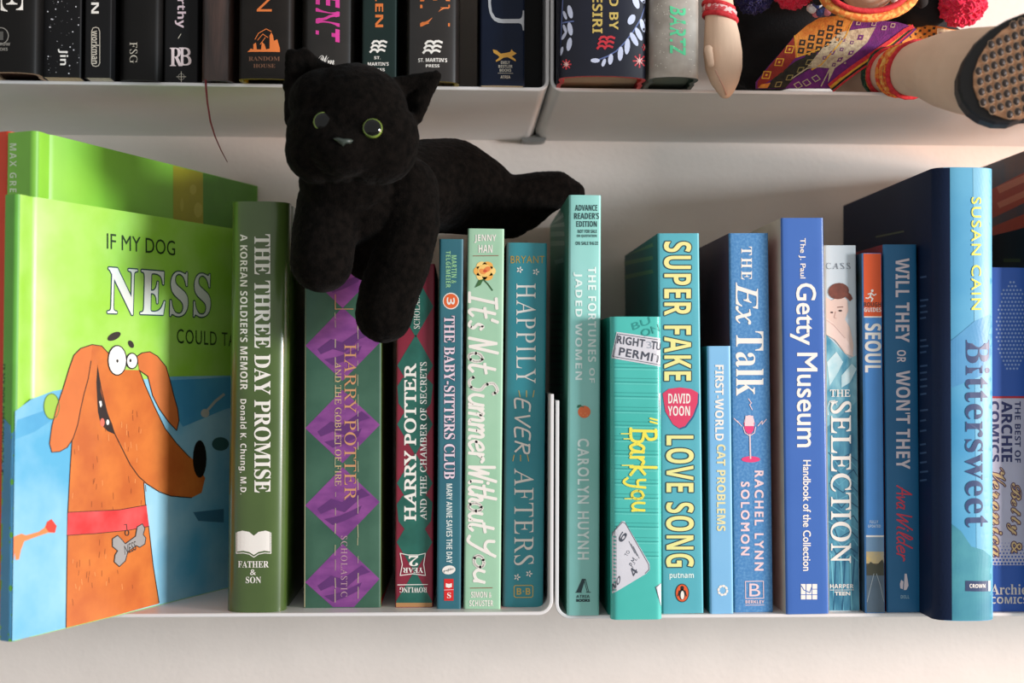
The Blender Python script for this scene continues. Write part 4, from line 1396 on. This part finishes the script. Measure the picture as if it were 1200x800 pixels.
pts = [local(leather.root, p) for p in (at(241, 94, -0.012), at(241.5, 104, -0.014), at(243, 120, -0.014), at(246.5, 142, -0.012), at(252, 160, -0.009), at(259, 176, -0.006), at(266.5, 190, -0.003))]
o = tube('ribbon_bookmark', pts, [0.0006, 0.0006, 0.0005, 0.0005, 0.0004, 0.0003, 0.0002], mat('dark_red_ribbon', (110, 20, 26), 0.5), leather.root)
o['label'] = 'thin dark red ribbon end'

# ================================================================ plush cat


_b = bmesh.new()
bmesh.ops.create_icosphere(_b, subdivisions=3, radius=1)
ICO = ([tuple(v.co) for v in _b.verts], [tuple(v.index for v in f.verts) for f in _b.faces])
_b.free()


def blob_mesh(name, balls, voxel, m, parent=None, smooth=5, disp=0.0, factor=0.5, keep=False):
    """balls: (centre, (rx, ry, rz)) in world space, merged into one continuous skin."""
    V, F = [], []
    for c, r in balls:
        rs = r if isinstance(r, (tuple, list)) else (r, r, r)
        n0 = len(V)
        V += [(c.x + v[0] * rs[0], c.y + v[1] * rs[1], c.z + v[2] * rs[2]) for v in ICO[0]]
        F += [tuple(n0 + q for q in f) for f in ICO[1]]
    me = bpy.data.meshes.new(name + '_raw')
    me.from_pydata(V, [], F)
    o = bpy.data.objects.new(name + '_raw', me)
    C.objects.link(o)
    md = o.modifiers.new('r', 'REMESH')
    md.mode = 'VOXEL'
    md.voxel_size = voxel
    sm = o.modifiers.new('s', 'SMOOTH')
    sm.iterations = smooth
    sm.factor = factor
    bpy.context.view_layer.update()
    dg = bpy.context.evaluated_depsgraph_get()
    out = bpy.data.meshes.new_from_object(o.evaluated_get(dg))
    bpy.data.objects.remove(o)
    out.name = name
    out.materials.clear()
    out.materials.append(m)
    if disp:
        cos = [v.co.copy() for v in out.vertices]
        nor = [v.normal.copy() for v in out.vertices]
        flat = []
        for c_, n_ in zip(cos, nor):
            c_ += n_ * ((noise.noise(c_ * 900) + noise.noise(c_ * 350)) * 0.6 * disp)
            flat += c_[:]
        out.vertices.foreach_set('co', flat)
        out.update()
    if parent:
        out.transform(parent.matrix_world.inverted())
    out.polygons.foreach_set('use_smooth', [True] * len(out.polygons))
    return link(bpy.data.objects.new(name, out), parent)


def chain(pts, n=8, sy=1.0):
    """pts: (px, py, Y, radius in px) joined by overlapping balls."""
    out = []
    W = [(at(a, b_, Y), pxm(r, Y)) for a, b_, Y, r in pts]
    for (p, r), (q, s_) in zip(W, W[1:]):
        for k in range(n + 1):
            t_ = k / n
            rr_ = r + (s_ - r) * t_
            out.append((p.lerp(q, t_), (rr_, rr_ * sy, rr_)))
    return out


def ball(px, py, Y, rx, rz_, ry=None):
    return (at(px, py, Y), (pxm(rx, Y), pxm(ry or rx, Y), pxm(rz_, Y)))


cat = thing('plush_cat', 'black plush toy cat with green-ringed eyes lying over the green and teal books', 'toy', at(430, 309, 0.01))
fur = mat('black_plush', (19, 16, 14), 0.95, rgb2=(9, 8, 7), scale=260, sheen=0.03, bump=0.8, bscale=1500, spec=0.03)
HY = -0.046
B = []
# head: skull, cheeks, muzzle
B += [ball(415, 134, HY, 64, 60, 52), ball(397, 160, HY, 62, 56, 50), ball(432, 162, HY, 60, 54, 50), ball(372, 176, HY, 38, 40, 36), ball(448, 172, HY, 42, 44, 42),
      ball(404, 176, HY - 0.009, 46, 32, 36), ball(384, 120, HY, 46, 40, 40)]
# ears: filled wedges


def ear_wedge(A, Bp, Cp, r0_, r1_):
    out = []
    for i in range(9):
        for j in range(9 - i):
            u_, v_ = i / 8, j / 8
            x = A[0] * (1 - u_ - v_) + Bp[0] * u_ + Cp[0] * v_
            y = A[1] * (1 - u_ - v_) + Bp[1] * u_ + Cp[1] * v_
            r_ = r1_ * u_ + r0_ * (1 - u_)
            Yo = HY + 0.004 + (0.004 if 0.1 < v_ < 0.9 - u_ else 0)
            out.append((at(x, y, Yo), (pxm(r_, HY), pxm(r_ * 0.9, HY), pxm(r_, HY))))
    return out


B += ear_wedge((341, 140), (342, 66), (388, 84), 9, 9) + ear_wedge((338, 100), (356, 64), (380, 84), 8, 9)
B += ear_wedge((460, 98), (511, 89), (488, 138), 8, 7) + ear_wedge((468, 104), (506, 92), (490, 120), 8, 8)
# chest, forelegs
B += [ball(424, 236, -0.012, 72, 62, 52), ball(400, 268, -0.008, 52, 44, 44), ball(455, 262, -0.006, 52, 52, 44), ball(405, 215, -0.03, 55, 40, 40)]
B += chain([(392, 240, -0.02, 44), (380, 275, -0.028, 38), (377, 306, -0.034, 37)])
B += chain([(470, 225, -0.012, 45), (478, 262, -0.016, 38), (468, 310, -0.018, 36), (455, 345, -0.018, 35), (450, 368, -0.018, 34)])
B += [ball(432, 296, -0.008, 30, 34, 30), ball(470, 286, -0.008, 32, 30, 30)]
# back, haunch, tail
B += chain([(450, 225, 0.012, 52), (500, 218, 0.04, 55), (528, 218, 0.052, 56), (556, 228, 0.06, 48), (582, 240, 0.062, 38)])
B += chain([(582, 242, 0.062, 37), (610, 238, 0.062, 34), (632, 228, 0.062, 27), (652, 222, 0.062, 22), (672, 226, 0.064, 14)])
B += [ball(596, 256, 0.06, 28, 24, 24)]
body_o = blob_mesh('body', B, 0.0011, fur, cat, smooth=6, disp=0.00045)
bpy.context.view_layer.update()
me = body_o.data
bv = BVHTree.FromPolygons([cat.matrix_world @ v.co for v in me.vertices], [tuple(p.vertices) for p in me.polygons])


def on_cat(px, py):
    h = bv.ray_cast(CAM, ray(px, py).normalized())
    return h[0], h[1]


def frame(p, n):
    n = n.normalized()
    x = Vector((0, 0, 1)).cross(n).normalized() * -1
    y = n.cross(x)
    return Matrix((x, y, n)).transposed().to_4x4() if True else None


gloss = mat('black_glass', (4, 5, 4), 0.06, var=0, spec=0.4)
ringm = mat('yellow_green_iris', (120, 140, 48), 0.35, rgb2=(88, 112, 44), scale=300, coat=0.6)
for (px, py, r_, nb) in ((436.5, 150, 0.0050, (0.05, -1, 0.08)), (379, 142, 0.0052, (0.05, -1, 0.05))):
    p, n = on_cat(px, py)
    n = Vector(nb).normalized()
    z = n
    x = Vector((0, 0, 1)).cross(z).normalized()
    y = z.cross(x)
    R = Matrix((x, y, z)).transposed()
    V, F = [], []
    prof = [(0, 1.0), (0.38, 0.94), (0.70, 0.76), (0.90, 0.44)]
    N = 24
    c = p - n * r_ * (0.15 if px > 400 else 0.42)
    for a_, b_ in prof[1:]:
        for k in range(N):
            V.append((a_ * r_ * math.cos(2 * math.pi * k / N), a_ * r_ * math.sin(2 * math.pi * k / N), b_ * r_ * 0.6))
    V.append((0, 0, prof[0][1] * r_ * 0.6))
    for j in range(2):
        for k in range(N):
            F.append((j * N + k, (j + 1) * N + k, (j + 1) * N + (k + 1) % N, j * N + (k + 1) % N))
    F += [(k, (k + 1) % N, len(V) - 1) for k in range(N)]
    eye = mesh_obj('eye', [local(cat, c + R @ Vector(v)) for v in V], F, gloss, cat, smooth=True)
    V, F = [], []
    prof2 = [(0.84, 0.46), (0.90, 0.54), (0.96, 0.42), (1.02, 0.1), (1.0, -0.4)]
    for a_, b_ in prof2:
        for k in range(N):
            V.append((a_ * r_ * math.cos(2 * math.pi * k / N), a_ * r_ * math.sin(2 * math.pi * k / N), b_ * r_ * 0.6))
    for j in range(len(prof2) - 1):
        for k in range(N):
            F.append((j * N + k, (j + 1) * N + k, (j + 1) * N + (k + 1) % N, j * N + (k + 1) % N))
    ir = mesh_obj('eye_ring', [local(cat, c + R @ Vector(v)) for v in V], F, ringm, cat, smooth=True)
    ir['label'] = 'yellow-green ring round the eye'
p, n = on_cat(402, 165)
nose_m = mat('grey_green_satin', (52, 62, 56), 0.4, var=0.1)
V = []
outl = [(390, 162), (396, 161), (403, 162.5), (410, 162.5), (414, 164.5), (411, 168), (405, 168), (402.5, 171.5), (399, 169), (394, 165)]
Yn = p.y
for q in outl:
    V.append(local(cat, at(*q, Yn - 0.0006)))
for q in outl:
    V.append(local(cat, at(*q, Yn + 0.003)))
V.append(local(cat, at(402, 165, Yn - 0.0022)))
K = len(outl)
F = [(k, (k + 1) % K, 2 * K) for k in range(K)] + [(k, K + k, K + (k + 1) % K, (k + 1) % K) for k in range(K)]
no = mesh_obj('nose', V, F, nose_m, cat, smooth=True)
no['label'] = 'small grey-green satin nose'

# ================================================================ cloth doll on the upper right shelf
doll = thing('cloth_doll', 'seated cloth doll in woven Andean-style skirt with studded shoe and red bracelets', 'doll', at(1000, 104, 0.04))
doll['label'] = 'seated cloth doll in a woven patterned skirt with a studded shoe sole'
skin = mat('cream_stocking_cloth', (226, 192, 164), 0.8, rgb2=(214, 178, 150), scale=30, bump=0.15, bscale=1800)
blackc = mat('black_woven_cloth', (14, 12, 14), 0.95, var=0.2, scale=200, bump=0.5, bscale=900)
AY = -0.014
AR = [(842, -50, 17, 15), (842, 0, 17, 15), (844, 24, 18.5, 16), (846, 44, 21.5, 17), (847, 62, 23.5, 16), (848, 78, 22.5, 15), (849, 92, 18, 12.5), (850, 102, 12.5, 9.5), (850, 111, 6.5, 6)]
balls = []
for p_, q_ in zip(AR, AR[1:]):
    for k in range(8):
        x, y, rx, ry = [p_[i] + (q_[i] - p_[i]) * k / 8 for i in range(4)]
        balls.append((at(x, y, AY), (pxm(rx, AY), pxm(ry, AY), pxm(rx * .8, AY))))
for k in range(6):
    t_ = k / 5
    balls.append((at(830 + 3 * t_, 58 + 17 * t_, AY - 0.0085 - 0.001 * t_), pxm(5.4 - 1.0 * t_, AY)))
arm = blob_mesh('arm', balls, 0.0007, skin, doll, smooth=3)
tube('finger_seam', [local(doll, at(x, y, Y)) for x, y, Y in ((838, 82, -0.0245), (843, 92, -0.0235), (848, 102, -0.0205), (851, 111, -0.0175))], 0.0005, mat('seam_pink', (206, 160, 138), 0.8), doll, n=6)


def band(name, centre, ax, rx, ry, wd, th, m, parent, n=28, tilt=0.0, bumpy=0.0):
    """A cloth bracelet: ring of radii rx, ry round axis ax, width wd along the axis."""
    z = Vector(ax).normalized()
    x = Vector((0, 1, 0)).cross(z).normalized()
    y = z.cross(x)
    V, F = [], []
    sec = [(-wd / 2, 0), (-wd / 2 * .8, th), (0, th * 1.25), (wd / 2 * .8, th), (wd / 2, 0)]
    for k in range(n):
        an = 2 * math.pi * k / n
        for a_, b_ in sec:
            e = b_ + (bumpy if k % 2 else 0)
            V.append(local(parent, Vector(centre) + x * math.cos(an) * (rx + e) + y * math.sin(an) * (ry + e) + z * a_))
    s_ = len(sec)
    for k in range(n):
        j = (k + 1) % n
        for q in range(s_ - 1):
            F.append((k * s_ + q, k * s_ + q + 1, j * s_ + q + 1, j * s_ + q))
    return mesh_obj(name, V, F, m, parent, smooth=True)


redc = mat('red_cotton', (190, 22, 34), 0.75, rgb2=(214, 50, 56), scale=500, bump=0.5, bscale=1200)
pinkc = mat('pink_white_braid', (206, 70, 76), 0.75, rgb2=(230, 190, 186), scale=420, detail=1, lo=.48, hi=.52)
orc = mat('orange_braid', (224, 120, 50), 0.75, rgb2=(236, 178, 90), scale=420, detail=1, lo=.45, hi=.55)
grc = mat('green_black_braid', (26, 56, 40), 0.75, rgb2=(60, 100, 70), scale=420, detail=1, lo=.48, hi=.54)
orr_ = mat('orange_red_braid', (216, 60, 30), 0.75, rgb2=(232, 140, 50), scale=500, detail=1, lo=.45, hi=.55)
bx_ = Vector((0.22, 0, 1))
band('bracelet', at(842, 8, AY), bx_, pxm(18, AY), pxm(16, AY), pxm(5, AY), 0.001, redc, doll)
band('bracelet', at(843, 14, AY), bx_, pxm(18.4, AY), pxm(16.4, AY), pxm(8, AY), 0.0008, pinkc, doll, bumpy=0.0002)
band('bracelet', at(844, 21, AY), bx_, pxm(19, AY), pxm(17, AY), pxm(6, AY), 0.0012, redc, doll)

# body in black cloth, pompoms, beads, face
B = chain([(885, 70, 0.065, 44), (930, 50, 0.065, 52), (1000, 40, 0.075, 52), (1060, 50, 0.075, 48), (1100, 60, 0.08, 34)], 5)
B += chain([(880, 20, 0.055, 34), (940, -20, 0.055, 60), (1010, -40, 0.06, 62), (1085, -20, 0.065, 46)], 5)
B += [ball(1080, 12, 0.045, 34, 24, 20), ball(890, 88, 0.05, 30, 20, 20)]
B += chain([(1000, -30, 0.05, 66), (1010, -100, 0.045, 58), (1015, -150, 0.04, 36)], 6)
B += chain([(985, -140, 0.045, 34), (915, -120, 0.02, 26), (862, -80, -0.006, 22), (845, -46, AY, 21), (843, -30, AY, 19.5)], 7)
B += chain([(1045, -140, 0.045, 34), (1090, -90, 0.03, 28), (1120, -40, 0.03, 24)], 6)
blob_mesh('dress', B, 0.003, blackc, doll, smooth=4)


def pompom(px, py, Y, r_, m, name='pompom', lab=None):
    c = at(px, py, Y)
    R_ = pxm(r_, Y)
    bm = bmesh.new()
    bmesh.ops.create_icosphere(bm, subdivisions=5, radius=1)
    rp = random.Random(int(px))
    for v in bm.verts:
        v.co = c + v.co * R_ * (0.9 + 0.13 * noise.noise(v.co * 4) + rp.uniform(-0.06, 0.06))
    me_ = bpy.data.meshes.new(name)
    bm.to_mesh(me_)
    bm.free()
    me_.transform(doll.matrix_world.inverted())
    me_.materials.append(m)
    o_ = link(bpy.data.objects.new(name, me_), doll)
    if lab:
        o_['label'] = lab
    return o_


pompom(930, -14, 0.005, 27, mat('hot_red_wool', (214, 24, 56), 0.95, rgb2=(230, 50, 80), scale=300, sheen=0.3), lab='hot red wool pompom by the chest')
pompom(1128, 4, 0.03, 30, mat('crimson_wool', (206, 22, 62), 0.95, rgb2=(224, 40, 80), scale=300, sheen=0.3), lab='crimson wool pompom at the far side')
pompom(884, -8, 0.01, 26, mat('navy_wool', (24, 20, 70), 0.95, var=0.2, scale=300, sheen=0.2), lab='navy wool pompom')
face = blob_mesh('head', [ball(1018, -42, 0.0, 44, 56, 40), ball(1018, -22, -0.002, 36, 35, 32)], 0.0012, skin, doll, smooth=3)
hair = blob_mesh('hair', [ball(1018, -66, 0.010, 52, 52, 46), ball(984, -44, 0.018, 22, 40, 26), ball(1054, -44, 0.018, 22, 40, 26)] + chain([(976, -40, 0.012, 13), (966, -14, -0.002, 11), (960, -2, -0.008, 9)], 6) + chain([(1060, -40, 0.012, 13), (1074, -14, 0.0, 11), (1080, 2, 0.0, 8)], 6), 0.0012, mat('black_wool_hair', (18, 14, 14), 0.9, var=0.2, scale=300, bump=0.6, bscale=900), doll, smooth=3)
bpy.context.view_layer.update()
hv = BVHTree.FromPolygons([doll.matrix_world @ v.co for v in face.data.vertices], [tuple(p.vertices) for p in face.data.polygons])
for nm, outline_, m_ in (('eye', [(1000 + 4 * math.cos(k), -40 + 5 * math.sin(k)) for k in [i * math.pi / 5 for i in range(10)]], ink(30, 22, 20)), ('eye', [(1036 + 4 * math.cos(k), -40 + 5 * math.sin(k)) for k in [i * math.pi / 5 for i in range(10)]], ink(30, 22, 20)),
                         ('mouth', [(1008, -19), (1018, -16.5), (1028, -19), (1024, -14.5), (1018, -13), (1012, -14.5)], ink(190, 50, 50))):
    V = []
    for q in outline_:
        h_ = hv.ray_cast(CAM, ray(*q).normalized())[0]
        V.append(local(doll, h_ + Vector((0, -0.0003, 0))))
    mesh_obj(nm, V, [tuple(range(len(V)))], m_, doll)
pts = []
for k in range(14):
    an = math.pi * k / 13
    pts.append(local(doll, at(1018 - 56 * math.cos(an), -14 + 34 * math.sin(an), -0.012)))
tube('necklace', pts, 0.0030, orc, doll, n=8)
pts = [local(doll, at(1018 - 47 * math.cos(math.pi * k / 13), -14 + 27 * math.sin(math.pi * k / 13), -0.016)) for k in range(14)]
tube('necklace', pts, 0.0016, redc, doll, n=8)
bead = None
rb = random.Random(5)
bc = [mat('bead_yellow', (222, 168, 60), 0.5), mat('bead_pink', (214, 120, 130), 0.5), mat('bead_blue', (50, 60, 110), 0.5), mat('bead_white', (214, 206, 200), 0.5), redc, mat('bead_orange', (226, 120, 50), .5)]
bm = bmesh.new()
bmesh.ops.create_icosphere(bm, subdivisions=2, radius=0.0024)
bme = bpy.data.meshes.new('bead')
bm.to_mesh(bme)
bm.free()
for i_, m in enumerate(bc):
    pass
variants = []
for m in bc:
    q = bme.copy()
    q.materials.append(m)
    q.polygons.foreach_set('use_smooth', [True] * len(q.polygons))
    variants.append(q)
for k in range(34):
    o = bpy.data.objects.new('bead', variants[rb.randrange(len(variants))])
    px = rb.uniform(946, 982) if k < 22 else rb.uniform(1046, 1062)
    o.location = local(doll, at(px, rb.uniform(-12, 17 if px < 970 else 12), -0.004 + rb.uniform(0, .008)))
    link(o, doll)

# woven skirt: a bowed, thick cloth panel draped over the thigh
SY = 0.006


def bow(a_, b_):
    # panel bows out towards the front along the thigh running from lower left to upper right
    u_ = (a_ - 0.035) / 0.06
    v_ = (b_ - 0.012 - (a_ * 0.16)) / 0.028
    return 0.014 * min(1.6, (v_ * v_)) * 0.5 + 0.004 * u_ * u_ * 0.5


skroot_f = Face(doll, local(doll, at(900, 104, SY)), (1, 0, 0), (0, -1, 0), (0, 0, 1), curve=lambda a_, b_: bow(a_, b_))
OUT = [(886, 104), (886, 96), (900, 78), (918, 58), (930, 43), (945, 30), (960, 21), (985, 18), (1004, 21), (1030, 24), (1052, 26), (1066, 30), (1074, 34), (1066, 42), (1046, 58), (1022, 72), (1000, 86), (985, 96), (974, 104)]
sk = Art(skroot_f, 'woven_skirt', layer=0, fine=0.004)
purple = mat('woven_purple', (112, 30, 110), 0.85, rgb2=(92, 24, 96), scale=300, bump=0.6, bscale=1100)
creamc = mat('woven_cream', (206, 186, 150), 0.85, rgb2=(170, 146, 120), scale=500, bump=0.6, bscale=1100)
darkred = mat('woven_dark_red', (128, 26, 20), 0.85, rgb2=(146, 40, 24), scale=300, bump=0.6, bscale=1100)
orange = mat('woven_orange', (198, 110, 36), 0.85, rgb2=(214, 138, 50), scale=400, bump=0.6, bscale=1100)
olive = mat('woven_black_olive', (44, 36, 18), 0.85, rgb2=(24, 20, 14), scale=400, bump=0.6, bscale=1100)
yell = mat('woven_yellow', (226, 170, 50), 0.85, rgb2=(206, 140, 40), scale=400, bump=0.6, bscale=1100)
sk.poly(OUT, purple)
so = sk.build()
md = so.modifiers.new('t', 'SOLIDIFY')
md.thickness = 0.0016
md.offset = -1
so.data.update()
bmw = bmesh.new()
bmw.from_mesh(so.data)
bmesh.ops.remove_doubles(bmw, verts=bmw.verts, dist=1e-5)
bmesh.ops.recalc_face_normals(bmw, faces=bmw.faces)
bmw.to_mesh(so.data)
bmw.free()
ar_ = Art(skroot_f, 'skirt_pattern', layer=4, fine=0.004)
ar_.poly([(887, 103), (888, 95), (902, 77), (918, 58), (930, 44), (932, 68), (918, 84), (905, 93)], darkred, 4)
ar_.poly([(930, 43), (945, 30), (960, 21), (985, 18), (1001, 21), (992, 42), (975, 62), (962, 76), (950, 82), (960, 60), (932, 68)], orange, 4)
ar_.poly([(897, 103.5), (905, 93), (932, 72), (958, 60), (950, 80), (930, 92), (920, 103.5)], olive, 4)
ar_.poly([(888, 103.5), (892, 99), (903, 97), (899, 103.5)], orange, 5)


def diamond(x, y, rx, ry, m, L, rot=-35, wd=None, art=ar_):
    c, s_ = math.cos(math.radians(rot)), math.sin(math.radians(rot))
    q = [(x + a_ * c - b_ * s_, y + a_ * s_ + b_ * c) for a_, b_ in ((rx, 0), (0, ry), (-rx, 0), (0, -ry))]
    return art.line(q, wd, m, L, True) if wd else art.poly(q, m, L)


for (x, y) in ((898, 88), (913, 73), (925, 58)):
    diamond(x, y, 6.5, 5, yell, 5, wd=1.2)
    diamond(x, y, 2, 1.6, yell, 5)
for (x, y) in ((912, 99), (925, 91), (938, 82), (948, 73)):
    diamond(x, y, 5, 3.2, ink(140, 120, 60), 5, wd=1.0)
for r_ in range(5):
    for c_ in range(6):
        x, y = 940 + c_ * 11 - r_ * 1.5, 50 - c_ * 5.6 + r_ * 9.5
        if 936 < x < 990 and 20 < y < 74 and y < 70 - (x - 955) * 0.55 + 14 and x + y * 0.9 < 1024 and y < 64 - abs(x - 950) * .02:
            diamond(x, y, 5.4, 4.6, olive, 5)
            diamond(x, y, 2.2, 1.8, orange, 6)
ar_.line([(931, 42), (934, 67), (960, 58)], 1.2, yell, 6).line([(1000, 22), (990, 44), (962, 76), (951, 82)], 1.4, yell, 6)
# cream lozenge panels on the purple
ar_.poly([(946, 78), (964, 56), (984, 38), (1006, 34), (1026, 32), (1016, 50), (998, 66), (978, 80), (970, 97), (972, 80)], creamc, 5)
for (x, y) in ((1008, 44), (998, 50), (988, 47), (986, 58), (997, 62), (975, 62), (984, 70), (966, 68), (990, 74), (977, 76)):
    diamond(x, y, 5.0 if x > 1005 or y in (70, 62) else 3.2, 3.8 if x > 1005 else 2.6, purple, 6)
    diamond(x, y, 1.6, 1.3, creamc, 7)
ar_.line([(928, 92), (946, 80), (974, 77), (962, 101)], 1.3, creamc, 6)
for (x, y) in ((935, 100), (956, 92), (945, 97)):
    diamond(x, y, 5, 4, creamc, 6, rot=10, wd=1.0)
for (x, y) in ((1006, 27), (1036, 33), (1046, 30), (1024, 28)):
    diamond(x, y, 3.4, 2.6, creamc, 6, wd=0.8)
for w_, off_, m in ((4.5, 0, redc), (3.2, 2.8, yell), (2.4, 5.6, olive), (2.0, 8.0, redc)):
    ar_.line([(972 + off_ * .5, 100 + off_ * .9), (984 + off_ * .6, 90 + off_ * .8), (1000 + off_ * .6, 78 + off_ * .8), (1022 + off_ * .6, 63 + off_ * .8), (1044 + off_ * .5, 48 + off_ * .7), (1060 + off_ * .3, 36 + off_ * .6), (1069, 31.5 + off_ * .4)], w_, m, 7)
ar_.build()
# far piece of skirt beyond the leg
f2 = Face(doll, local(doll, at(1060, 50, 0.04)), (1, 0, 0), (0, -1, 0), (0, 0, 1), curve=lambda a_, b_: 0.003 * math.sin(a_ * 200))
s2 = Art(f2, 'woven_skirt_hem', layer=0, fine=0.004)
s2.poly([(1052, 30), (1072, 28), (1092, 30), (1112, 34), (1130, 36), (1136, 42), (1128, 48), (1112, 50), (1112, 56), (1060, 60)], orange, 0)
for k in range(16):
    diamond(1062 + (k % 8) * 5.4, 33 + (k // 8) * 7 + (k % 2) * 3, 2.4, 2, olive, 1, art=s2)
s2.poly([(1098, 33), (1112, 35), (1128, 37), (1134, 42), (1124, 47), (1108, 48), (1098, 44)], creamc, 2)
for k in range(5):
    diamond(1102 + k * 6, 40 + (k % 2) * 2, 2.6, 2, purple, 3, art=s2)
s2.build()

# leg coming forward over the rim, ankle braids
LG = [(990, 84, 0.045, 26), (1020, 84, 0.026, 26), (1042, 84, 0.008, 26.5), (1066, 82, -0.020, 30), (1090, 80, -0.040, 36), (1114, 82, -0.058, 46), (1140, 84, -0.074, 52), (1168, 82, -0.088, 52)]
leg = blob_mesh('leg', chain(LG, 9), 0.001, skin, doll, smooth=6)
B = chain([(1110, 40, 0.02, 30), (1150, 60, 0.0, 34), (1210, 70, -0.03, 40), (1260, 60, -0.05, 42)], 6)


def leg_at(t_):
    W = [(at(a, b_, Y), pxm(r_, Y)) for a, b_, Y, r_ in LG]
    i = min(len(W) - 2, int(t_))
    f_ = t_ - i
    p = W[i][0].lerp(W[i + 1][0], f_)
    return p, W[i][1] + (W[i + 1][1] - W[i][1]) * f_, (W[i + 1][0] - W[i][0]).normalized()


for t_, wd, m, ex_ in ((1.75, 9, grc, 0.0009), (2.12, 4, redc, 0.0012), (1.95, 6, orr_, 0.0008), (2.62, 5, orr_, 0.0011), (2.82, 6, orc, 0.0008), (3.02, 5, orr_, 0.0012), (3.2, 4, redc, 0.0014)):
    p, r_, d_ = leg_at(t_)
    band('ankle_braid', p, d_ + Vector((0, 0, -0.25)), r_ * 1.0, r_ * 1.0, pxm(wd, p.y), ex_ + 0.0004, m, doll, n=40, bumpy=0.0002)

# shoe: black rubber sole rim, tan tread with rows of studs
SP = at(1205, 75, -0.115)
sn = Vector((-0.30, -1.0, -0.05)).normalized()
su = Vector((0, 0, 1)).cross(sn).normalized() * -1
if su.x < 0:
    su = -su
sv = sn.cross(su)
if sv.z < 0:
    sv = -sv
half = [(1200, 14), (1180, 22), (1160, 34), (1142, 50), (1130, 68), (1123, 88), (1123, 104), (1128, 118), (1137, 130), (1150, 139), (1166, 144.5), (1184, 145), (1200, 139)]


def sole_uv(px, py):
    d = ray(px, py)
    q = CAM + d * ((SP - CAM).dot(sn) / d.dot(sn)) - SP
    return q.dot(su), q.dot(sv)


H_ = [sole_uv(*p) for p in half]
cx0 = (H_[0][0] + H_[-1][0]) / 2 + 0.006
cy0 = (H_[0][1] + H_[-1][1]) / 2
outl = H_ + [(2 * cx0 - u_, 2 * cy0 - v_) for u_, v_ in H_]


def slab(name, ol, d0, d1, m, bevel=0.0, parent=None):
    n_ = len(ol)
    V = []
    cxx, cyy = sum(p[0] for p in ol) / n_, sum(p[1] for p in ol) / n_
    rings = [(d1, 1 - bevel * .6), (d1 - (d1 - d0) * .15, 1), (d0, 1.0)] if bevel else [(d1, 1), (d0, 1)]
    for dp, sc in rings:
        for u_, v_ in ol:
            V.append(local(doll, SP + su * (cxx + (u_ - cxx) * sc) + sv * (cyy + (v_ - cyy) * sc) + sn * dp))
    F = [tuple(range(n_)), tuple(reversed(range((len(rings) - 1) * n_, len(rings) * n_)))]
    for j in range(len(rings) - 1):
        for k in range(n_):
            F.append((j * n_ + k, (j + 1) * n_ + k, (j + 1) * n_ + (k + 1) % n_, j * n_ + (k + 1) % n_))
    return mesh_obj(name, V, F, m, parent or doll)


rub = mat('black_rubber', (22, 20, 20), 0.6, var=0.05)
shoe = slab('shoe', outl, -0.016, -0.001, rub, 0.05)
shoe['label'] = 'black shoe seen from below'
ccx, ccy = sum(p[0] for p in outl) / len(outl), sum(p[1] for p in outl) / len(outl)
inn = [(ccx + 0.0028 + (u_ - ccx) * 0.885, ccy + (v_ - ccy) * 0.93) for u_, v_ in outl]
tan = mat('tan_tread', (176, 128, 92), 0.6, var=0.12, scale=300)
sole = slab('shoe_sole', inn, -0.002, 0.0006, tan, 0)
sole['label'] = 'tan shoe sole with rows of round studs'


def inside(u_, v_, ol):
    c = False
    for (x1, y1), (x2, y2) in zip(ol, ol[1:] + ol[:1]):
        if (y1 > v_) != (y2 > v_) and u_ < (x2 - x1) * (v_ - y1) / (y2 - y1) + x1:
            c = not c
    return c


# one stud: a dark dome in a raised tan ring; the rows climb to the right
def pv(dx, dy):
    a0, b0 = sole_uv(1185, 80)
    a1, b1 = sole_uv(1185 + dx, 80 + dy)
    return Vector((a1 - a0, b1 - b0))


LA, LB = pv(9.3, -3.4), pv(1.8, 12.2)
EX, EY = pv(4.55, 0), pv(0, 5.7)
N = 10
prof = [(1.0, 0.0, 1), (0.99, 0.0004, 1), (0.90, 0.0004, 1), (0.86, 0.0001, 0), (0.62, 0.0006, 0), (0.3, 0.0009, 0)]
V, F, I = [], [], []
for r_, h_, c_ in prof:
    for k in range(N):
        w_ = EX * r_ * math.cos(2 * math.pi * k / N) + EY * r_ * math.sin(2 * math.pi * k / N)
        V.append(su * w_.x + sv * w_.y + sn * h_)
V.append(sn * 0.001)
for j in range(len(prof) - 1):
    for k in range(N):
        F.append((j * N + k, (j + 1) * N + k, (j + 1) * N + (k + 1) % N, j * N + (k + 1) % N)); I.append(0 if prof[j + 1][2] else 1)
F += [((len(prof) - 1) * N + k, len(V) - 1, (len(prof) - 1) * N + (k + 1) % N) for k in range(N)]
I += [1] * N
stm = bpy.data.meshes.new('sole_stud')
stm.from_pydata([tuple(v) for v in V], [], F)
stm.materials.append(mat('tan_stud_ring', (214, 178, 146), 0.6, var=0.05))
stm.materials.append(mat('dark_stud', (58, 46, 40), 0.5, var=0.05))
stm.polygons.foreach_set('material_index', I)
stm.polygons.foreach_set('use_smooth', [True] * len(F))
cnt = 0
S0 = Vector(sole_uv(1174, 73.6))
for i in range(-16, 24):
    for j in range(-14, 15):
        q = S0 + LA * i + LB * j
        if inside(q.x, q.y, inn):
            o = bpy.data.objects.new('sole_stud', stm)
            o.location = local(doll, SP + su * q.x + sv * q.y + sn * 0.0006)
            link(o, sole)
            cnt += 1
print('studs', cnt, 'UZ', UZ, 'LZ', LZ, 'RZ', RZ, 'H1', H1, 'H2', H2, 'rz', math.degrees(rz))
